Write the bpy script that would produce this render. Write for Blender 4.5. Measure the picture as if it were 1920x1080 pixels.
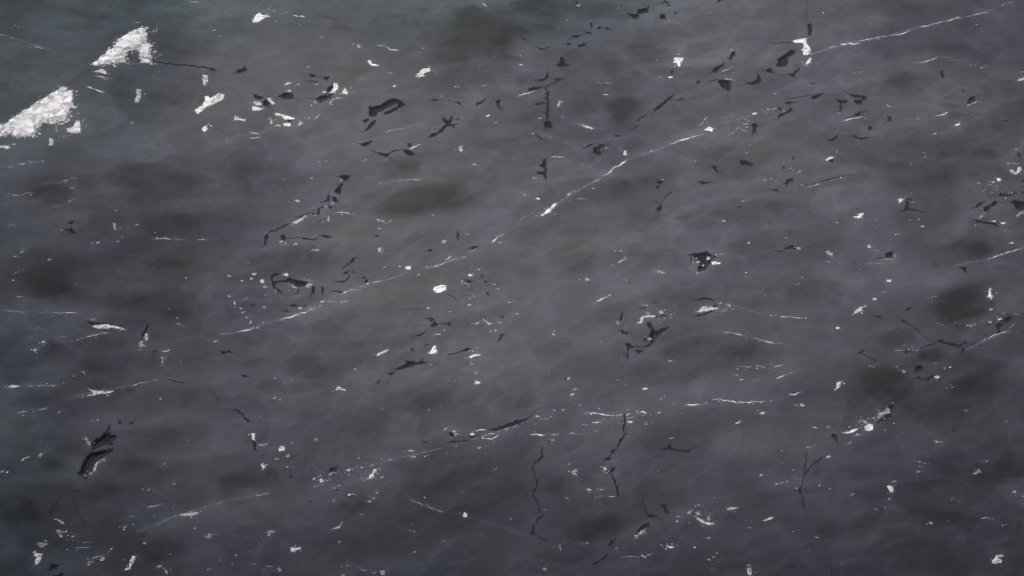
import bpy, bmesh, math, random
import numpy as np
from mathutils import Vector, geometry

random.seed(7)
rng = np.random.default_rng(11)
S = bpy.context.scene
for o in list(bpy.data.objects):
    bpy.data.objects.remove(o)
C = S.collection

# ------------------------------------------------------------------ camera
TILT, DIST = math.radians(27), 7.0
cam_d = bpy.data.cameras.new('camera')
cam = bpy.data.objects.new('camera', cam_d)
C.objects.link(cam)
cam_d.lens, cam_d.sensor_width = 63.0, 36.0
cam_d.clip_start, cam_d.clip_end = 0.1, 500.0
cam.location = (0, -math.sin(TILT) * DIST, math.cos(TILT) * DIST)
cam.rotation_euler = (TILT, 0, 0)
S.camera = cam

# ------------------------------------------------------------------ light
SUN_EL, SUN_AZ = math.radians(36), math.radians(122)     # azimuth counted from +x towards +y: far left
sdir = Vector((math.cos(SUN_EL) * math.cos(SUN_AZ), math.cos(SUN_EL) * math.sin(SUN_AZ), math.sin(SUN_EL)))
w = bpy.data.worlds.new('World'); S.world = w; w.use_nodes = True
nt = w.node_tree; nt.nodes.clear()
sky = nt.nodes.new('ShaderNodeTexSky'); sky.sky_type = 'NISHITA'; sky.sun_disc = False
sky.sun_elevation = SUN_EL; sky.sun_rotation = math.pi / 2 - SUN_AZ
sky.dust_density = 6.0
bg = nt.nodes.new('ShaderNodeBackground'); bg.inputs[1].default_value = 0.05
wo = nt.nodes.new('ShaderNodeOutputWorld')
nt.links.new(sky.outputs[0], bg.inputs[0]); nt.links.new(bg.outputs[0], wo.inputs[0])
sl = bpy.data.lights.new('sun', 'SUN'); sl.energy = 3.0; sl.angle = math.radians(4); sl.color = (1, .985, .965)
sun = bpy.data.objects.new('sun', sl); C.objects.link(sun)
sun.rotation_euler = sdir.to_track_quat('Z', 'Y').to_euler(); sun.location = sdir * 20
S.view_settings.view_transform = 'Standard'; S.view_settings.look = 'None'
S.view_settings.gamma = 1; S.view_settings.exposure = 0.0; S.view_settings.use_curve_mapping = False
S.render.engine = 'CYCLES'

# ------------------------------------------------------------------ photograph pixel -> ray
cam_p = np.array(cam.location)
ax_r = np.array([1.0, 0, 0])
ax_u = np.array([0, math.cos(TILT), math.sin(TILT)])
ax_f = np.array([0, math.sin(TILT), -math.cos(TILT)])
KPX = 36.0 / 63.0 / 1920.0
PX = DIST * KPX                                            # metres covered by one photograph pixel

def ray(px, py):
    d = ax_f + ax_r * ((px - 960) * KPX) + ax_u * ((540 - py) * KPX)
    return d

# ------------------------------------------------------------------ relief of the outcrop
X0, X1, Y0, Y1 = -5.0, 5.0, -4.0, 4.0
NX, NY = 1000, 800
gx = np.linspace(X0, X1, NX); gy = np.linspace(Y0, Y1, NY)
GX, GY = np.meshgrid(gx, gy)
# wanted brightness, row by row over the rock; the hump is shaped to shade so
TONE = np.array([
    [74, 75, 86, 89, 87, 80, 92, 88, 83, 83],
    [73, 80, 90, 89, 90, 89, 90, 92, 90, 86],
    [67, 68, 73, 85, 85, 91, 90, 89, 88, 86],
    [63, 63, 71, 84, 88, 88, 88, 86, 83, 77],
    [62, 66, 71, 79, 82, 85, 84, 81, 80, 75],
    [55, 62, 67, 73, 74, 76, 77, 77, 72, 69],
    [49, 57, 61, 64, 64, 67, 68, 68, 65, 63]], float)
def lin(v): 
    v = np.asarray(v, float) / 255
    return np.where(v < .04045, v / 12.92, ((v + .055) / 1.055) ** 2.4)

def project(x, y, z=0.0):
    dx, dy, dz = x - cam_p[0], y - cam_p[1], z - cam_p[2]
    f = dy * ax_f[1] + dz * ax_f[2]
    u = dy * ax_u[1] + dz * ax_u[2]
    return 960 + dx / f / KPX, 540 - u / f / KPX

def smooth_table(u, v, T):
    # cubic-smoothed lookup of a small table, u across and v down, both 0..1
    r, c = T.shape
    a = np.clip(u, 0, 1) * (c - 1); b = np.clip(v, 0, 1) * (r - 1)
    i = np.minimum(a.astype(int), c - 2); j = np.minimum(b.astype(int), r - 2)
    fu = a - i; fv = b - j
    fu = fu * fu * (3 - 2 * fu); fv = fv * fv * (3 - 2 * fv)
    return (T[j, i] * (1 - fu) + T[j, i + 1] * fu) * (1 - fv) + (T[j + 1, i] * (1 - fu) + T[j + 1, i + 1] * fu) * fv

# dark and pale ovals: mostly tone in the rock colour, slightly in its relief.  x, y, half width, half height, turn, strength
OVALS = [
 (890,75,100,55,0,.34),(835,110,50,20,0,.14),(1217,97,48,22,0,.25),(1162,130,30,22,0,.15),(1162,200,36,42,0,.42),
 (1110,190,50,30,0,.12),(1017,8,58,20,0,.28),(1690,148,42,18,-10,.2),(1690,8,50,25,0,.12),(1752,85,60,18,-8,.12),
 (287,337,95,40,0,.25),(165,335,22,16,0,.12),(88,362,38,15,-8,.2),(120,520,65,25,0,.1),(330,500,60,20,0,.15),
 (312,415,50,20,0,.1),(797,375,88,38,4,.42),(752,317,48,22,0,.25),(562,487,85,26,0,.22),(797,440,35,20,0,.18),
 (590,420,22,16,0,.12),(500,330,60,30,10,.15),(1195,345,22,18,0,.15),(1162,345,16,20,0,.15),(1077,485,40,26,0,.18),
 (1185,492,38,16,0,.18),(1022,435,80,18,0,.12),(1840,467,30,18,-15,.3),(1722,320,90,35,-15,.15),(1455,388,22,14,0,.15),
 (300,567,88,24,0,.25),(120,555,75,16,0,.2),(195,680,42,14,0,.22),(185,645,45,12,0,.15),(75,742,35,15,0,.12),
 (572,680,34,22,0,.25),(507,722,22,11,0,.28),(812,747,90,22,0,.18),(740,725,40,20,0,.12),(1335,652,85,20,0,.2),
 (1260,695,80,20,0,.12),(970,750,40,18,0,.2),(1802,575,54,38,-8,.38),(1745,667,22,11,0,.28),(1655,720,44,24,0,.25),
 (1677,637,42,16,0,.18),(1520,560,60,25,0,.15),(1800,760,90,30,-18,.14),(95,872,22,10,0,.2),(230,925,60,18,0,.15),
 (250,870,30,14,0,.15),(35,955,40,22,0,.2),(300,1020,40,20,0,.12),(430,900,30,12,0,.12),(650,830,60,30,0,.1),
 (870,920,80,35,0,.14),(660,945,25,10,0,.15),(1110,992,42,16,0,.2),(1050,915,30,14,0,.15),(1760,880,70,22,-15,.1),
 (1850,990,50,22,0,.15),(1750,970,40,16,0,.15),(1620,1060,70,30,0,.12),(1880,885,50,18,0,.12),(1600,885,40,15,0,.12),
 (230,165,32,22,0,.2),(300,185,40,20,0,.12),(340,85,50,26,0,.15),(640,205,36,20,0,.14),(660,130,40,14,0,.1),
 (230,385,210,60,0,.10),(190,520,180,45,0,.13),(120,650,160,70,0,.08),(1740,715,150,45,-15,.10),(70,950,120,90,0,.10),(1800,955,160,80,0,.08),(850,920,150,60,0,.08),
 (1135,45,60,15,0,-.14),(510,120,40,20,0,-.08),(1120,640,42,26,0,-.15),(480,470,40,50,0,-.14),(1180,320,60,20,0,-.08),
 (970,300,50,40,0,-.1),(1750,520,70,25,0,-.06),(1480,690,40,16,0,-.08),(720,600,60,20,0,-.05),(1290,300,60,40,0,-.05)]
# soft flow banding of the rock surface
kx = np.fft.fftfreq(NX, gx[1] - gx[0])[None, :] * 2 * math.pi
ky = np.fft.fftfreq(NY, gy[1] - gy[0])[:, None] * 2 * math.pi
def band_noise(lx, ly, turn):
    a = math.radians(turn)
    k1 = kx * math.cos(a) + ky * math.sin(a); k2 = -kx * math.sin(a) + ky * math.cos(a)
    flt = np.exp(-0.5 * ((k1 * lx) ** 2 + (k2 * ly) ** 2))
    n = np.real(np.fft.ifft2(np.fft.fft2(rng.standard_normal((NY, NX))) * flt))
    return n / n.std()
wave = .035 * band_noise(.13, .035, 9) + .022 * band_noise(.05, .016, 14) + .010 * band_noise(.014, .009, 0)
cloud = band_noise(.16, .07, 12)
ruffle = band_noise(.05, .03, 10); rim_mask = np.clip(.4 + .6 * band_noise(.06, .06, 0), 0, 1.4)
blotch = np.clip(.5 + .5 * band_noise(.012, .008, 10), 0, 1.4)
edge = np.clip(np.minimum((GX - X0), (X1 - GX)) / 1.8, 0, 1) * np.clip(np.minimum((GY - Y0), (Y1 - GY)) / 1.5, 0, 1)
edge = edge * edge * (3 - 2 * edge)
GAIN = 0.8
ux, uy = -math.cos(SUN_AZ), -math.sin(SUN_AZ)              # direction away from the sun
ks = kx * ux + ky * uy
den = ks ** 2 + .035 * (kx ** 2 + ky ** 2) + .02
def relief(want):
    # heights whose fall away from the sun follows "want"
    s = want * edge * GAIN
    return np.real(np.fft.ifft2(-1j * ks * np.fft.fft2(s - s.mean()) / den)) * edge
def height(x, y):
    return sample(H, np.asarray(x, float), np.asarray(y, float))
def sample(F, x, y):
    a = np.clip((x - X0) / (X1 - X0) * (NX - 1), 0, NX - 1.001); b = np.clip((y - Y0) / (Y1 - Y0) * (NY - 1), 0, NY - 1.001)
    i = a.astype(int); j = b.astype(int); fa = a - i; fb = b - j
    return (F[j, i] * (1 - fa) + F[j, i + 1] * fa) * (1 - fb) + (F[j + 1, i] * (1 - fa) + F[j + 1, i + 1] * fa) * fb
def at(px, py):
    # the point of the rock that a photograph pixel shows
    d = ray(px, py); z = 0.0
    for _ in range(8):
        t = (z - cam_p[2]) / d[2]; p = cam_p + d * t
        z = float(height(p[0], p[1]))
    return p[0], p[1]
H = np.zeros_like(GX)
for _ in range(3):                                         # the large hump first, shaped so its shading gives the wanted brightness
    PXg, PYg = project(GX, GY, H)
    tone = lin(smooth_table(PXg / 1920, PYg / 1080, TONE)) / lin(80)
    H = relief(tone - 1)
oval_tone = np.zeros_like(GX); pale_rim = np.zeros_like(GX)
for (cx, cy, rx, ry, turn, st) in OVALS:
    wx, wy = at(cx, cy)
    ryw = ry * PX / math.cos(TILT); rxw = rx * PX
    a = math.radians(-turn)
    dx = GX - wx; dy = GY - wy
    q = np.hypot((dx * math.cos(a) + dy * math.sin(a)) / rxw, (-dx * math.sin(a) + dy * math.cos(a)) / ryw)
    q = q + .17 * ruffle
    oval_tone -= st * (1 / (1 + np.exp((q - 1.0) * 6.5)))
    if st > .11: pale_rim += min(.10, st * .45) * np.exp(-((q - 1.22) / .16) ** 2) * rim_mask  # pale web ring round the stronger ovals
H = relief((tone - 1) + .18 * oval_tone * tone + wave)

# ------------------------------------------------------------------ materials
def nodes(name):
    m = bpy.data.materials.new(name); m.use_nodes = True
    n = m.node_tree; b = n.nodes['Principled BSDF']
    return m, n, b
def rock_material():
    m, n, b = nodes('dark_rock')
    N = n.nodes.new; L = n.links.new
    co = N('ShaderNodeTexCoord')
    mp = N('ShaderNodeMapping'); mp.inputs['Rotation'].default_value = (0, 0, math.radians(-10)); mp.inputs['Scale'].default_value = (1, 2.6, 1)
    L(co.outputs['Object'], mp.inputs[0])
    n1 = N('ShaderNodeTexNoise'); n1.inputs['Scale'].default_value = 5; n1.inputs['Detail'].default_value = 6; n1.inputs['Roughness'].default_value = .55; n1.inputs['Distortion'].default_value = .6
    L(mp.outputs[0], n1.inputs[0])
    hue = N('ShaderNodeMix'); hue.data_type = 'RGBA'
    hue.inputs[6].default_value = (.0632, .0652, .0775, 1); hue.inputs[7].default_value = (.0628, .0640, .0860, 1)
    r1 = N('ShaderNodeMapRange'); r1.inputs[1].default_value = .38; r1.inputs[2].default_value = .56
    n0 = N('ShaderNodeTexNoise'); n0.inputs['Scale'].default_value = 2.2; n0.inputs['Detail'].default_value = 3
    L(mp.outputs[0], n0.inputs[0]); L(n0.outputs[0], r1.inputs[0]); L(r1.outputs[0], hue.inputs[0])
    at1 = N('ShaderNodeAttribute'); at1.attribute_name = 'teal'
    tl = N('ShaderNodeMix'); tl.data_type = 'RGBA'; tl.inputs[7].default_value = (.053, .074, .086, 1)
    L(at1.outputs['Fac'], tl.inputs[0]); L(hue.outputs[2], tl.inputs[6])
    at2 = N('ShaderNodeAttribute'); at2.attribute_name = 'rock_tone'
    v = N('ShaderNodeMapRange'); v.inputs[1].default_value = .25; v.inputs[2].default_value = .75; v.inputs[3].default_value = .93; v.inputs[4].default_value = 1.07
    L(n1.outputs[0], v.inputs[0])
    n2 = N('ShaderNodeTexNoise'); n2.inputs['Scale'].default_value = 130; n2.inputs['Detail'].default_value = 5; n2.inputs['Roughness'].default_value = .7
    L(co.outputs['Object'], n2.inputs[0])
    v2 = N('ShaderNodeMapRange'); v2.inputs[1].default_value = .3; v2.inputs[2].default_value = .7; v2.inputs[3].default_value = .94; v2.inputs[4].default_value = 1.06
    L(n2.outputs[0], v2.inputs[0])
    mu = N('ShaderNodeMath'); mu.operation = 'MULTIPLY'; L(v.outputs[0], mu.inputs[0]); L(v2.outputs[0], mu.inputs[1])
    mpw = N('ShaderNodeMapping'); mpw.inputs['Rotation'].default_value = (0, 0, math.radians(-14)); mpw.inputs['Scale'].default_value = (1, 3.2, 1)
    L(co.outputs['Object'], mpw.inputs[0])
    nw = N('ShaderNodeTexNoise'); nw.inputs['Scale'].default_value = 3.4; nw.inputs['Detail'].default_value = 5; nw.inputs['Roughness'].default_value = .5; nw.inputs['Distortion'].default_value = 1.6
    L(mpw.outputs[0], nw.inputs[0])
    ab = N('ShaderNodeMath'); ab.operation = 'SUBTRACT'; ab.inputs[1].default_value = .5; L(nw.outputs[0], ab.inputs[0])
    ab2 = N('ShaderNodeMath'); ab2.operation = 'ABSOLUTE'; L(ab.outputs[0], ab2.inputs[0])
    wr = N('ShaderNodeMapRange'); wr.inputs[1].default_value = 0; wr.inputs[2].default_value = .03; wr.inputs[3].default_value = 1.10; wr.inputs[4].default_value = 1.0
    L(ab2.outputs[0], wr.inputs[0])
    mu0 = N('ShaderNodeMath'); mu0.operation = 'MULTIPLY'; L(mu.outputs[0], mu0.inputs[0]); L(wr.outputs[0], mu0.inputs[1]); mu = mu0
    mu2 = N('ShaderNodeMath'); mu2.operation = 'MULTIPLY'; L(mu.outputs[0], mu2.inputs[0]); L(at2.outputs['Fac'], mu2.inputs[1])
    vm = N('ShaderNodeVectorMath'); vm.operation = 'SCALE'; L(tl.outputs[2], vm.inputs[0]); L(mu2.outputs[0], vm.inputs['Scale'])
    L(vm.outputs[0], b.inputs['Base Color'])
    b.inputs['Roughness'].default_value = .62; b.inputs['Specular IOR Level'].default_value = .25
    bp = N('ShaderNodeBump'); bp.inputs['Strength'].default_value = .10; bp.inputs['Distance'].default_value = .004
    n3 = N('ShaderNodeTexNoise'); n3.inputs['Scale'].default_value = 60; n3.inputs['Detail'].default_value = 4; L(mp.outputs[0], n3.inputs[0])
    L(n3.outputs[0], bp.inputs['Height']); L(bp.outputs[0], b.inputs['Normal'])
    return m
def pale_material(i, b01):
    m, n, b = nodes('pale_stone_%d' % i)
    N = n.nodes.new; L = n.links.new
    g = float(lin(min(250, 62 + 190 * b01))) * .98
    co = N('ShaderNodeTexCoord')
    n1 = N('ShaderNodeTexNoise'); n1.inputs['Scale'].default_value = 30; n1.inputs['Detail'].default_value = 6; n1.inputs['Roughness'].default_value = .8
    mp = N('ShaderNodeMapping'); mp.inputs['Rotation'].default_value = (0, 0, math.radians(-32)); mp.inputs['Scale'].default_value = (.55, 1.5, 1)
    L(co.outputs['Object'], mp.inputs[0]); L(mp.outputs[0], n1.inputs[0])
    cr = N('ShaderNodeMapRange'); cr.inputs[1].default_value = .40; cr.inputs[2].default_value = .55; cr.inputs[3].default_value = .55 if b01 < .75 else .68; cr.inputs[4].default_value = 1.22
    L(n1.outputs[0], cr.inputs[0])
    vm = N('ShaderNodeVectorMath'); vm.operation = 'SCALE'; vm.inputs[0].default_value = (g, g * .985, g * 1.01)
    L(cr.outputs[0], vm.inputs['Scale']); L(vm.outputs[0], b.inputs['Base Color'])
    b.inputs['Roughness'].default_value = .55; b.inputs['Specular IOR Level'].default_value = .3
    bp = N('ShaderNodeBump'); bp.inputs['Strength'].default_value = .14; bp.inputs['Distance'].default_value = .004
    n3 = N('ShaderNodeTexNoise'); n3.inputs['Scale'].default_value = 70; L(co.outputs['Object'], n3.inputs[0])
    L(n3.outputs[0], bp.inputs['Height']); L(bp.outputs[0], b.inputs['Normal'])
    return m
LEV = [.34, .42, .5, .6, .7, .8, .9, .97]
PALE = [pale_material(i, v) for i, v in enumerate(LEV)]
def pale(b): return PALE[min(range(len(LEV)), key=lambda i: abs(LEV[i] - b))]
def black_material(nm, k):  # dark colour standing for the shade inside crevices; also used on grains
    m, n, b = nodes(nm)
    N = n.nodes.new; L = n.links.new
    co = N('ShaderNodeTexCoord')
    n1 = N('ShaderNodeTexNoise'); n1.inputs['Scale'].default_value = 50; n1.inputs['Detail'].default_value = 3
    L(co.outputs['Object'], n1.inputs[0])
    mx = N('ShaderNodeMix'); mx.data_type = 'RGBA'; mx.inputs[6].default_value = (.020 * k, .020 * k, .026 * k, 1); mx.inputs[7].default_value = (.028 * k, .028 * k, .036 * k, 1)
    L(n1.outputs[0], mx.inputs[0]); L(mx.outputs[2], b.inputs['Base Color'])
    b.inputs['Roughness'].default_value = .9; b.inputs['Specular IOR Level'].default_value = .1
    return m
ROCK = rock_material(); BLACK = black_material('crevice_shade_black', 1.2); DUSK = black_material('shade_and_grain_grey', 1.6); HAIR = black_material('shade_and_grain_hair', 2.0)

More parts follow.
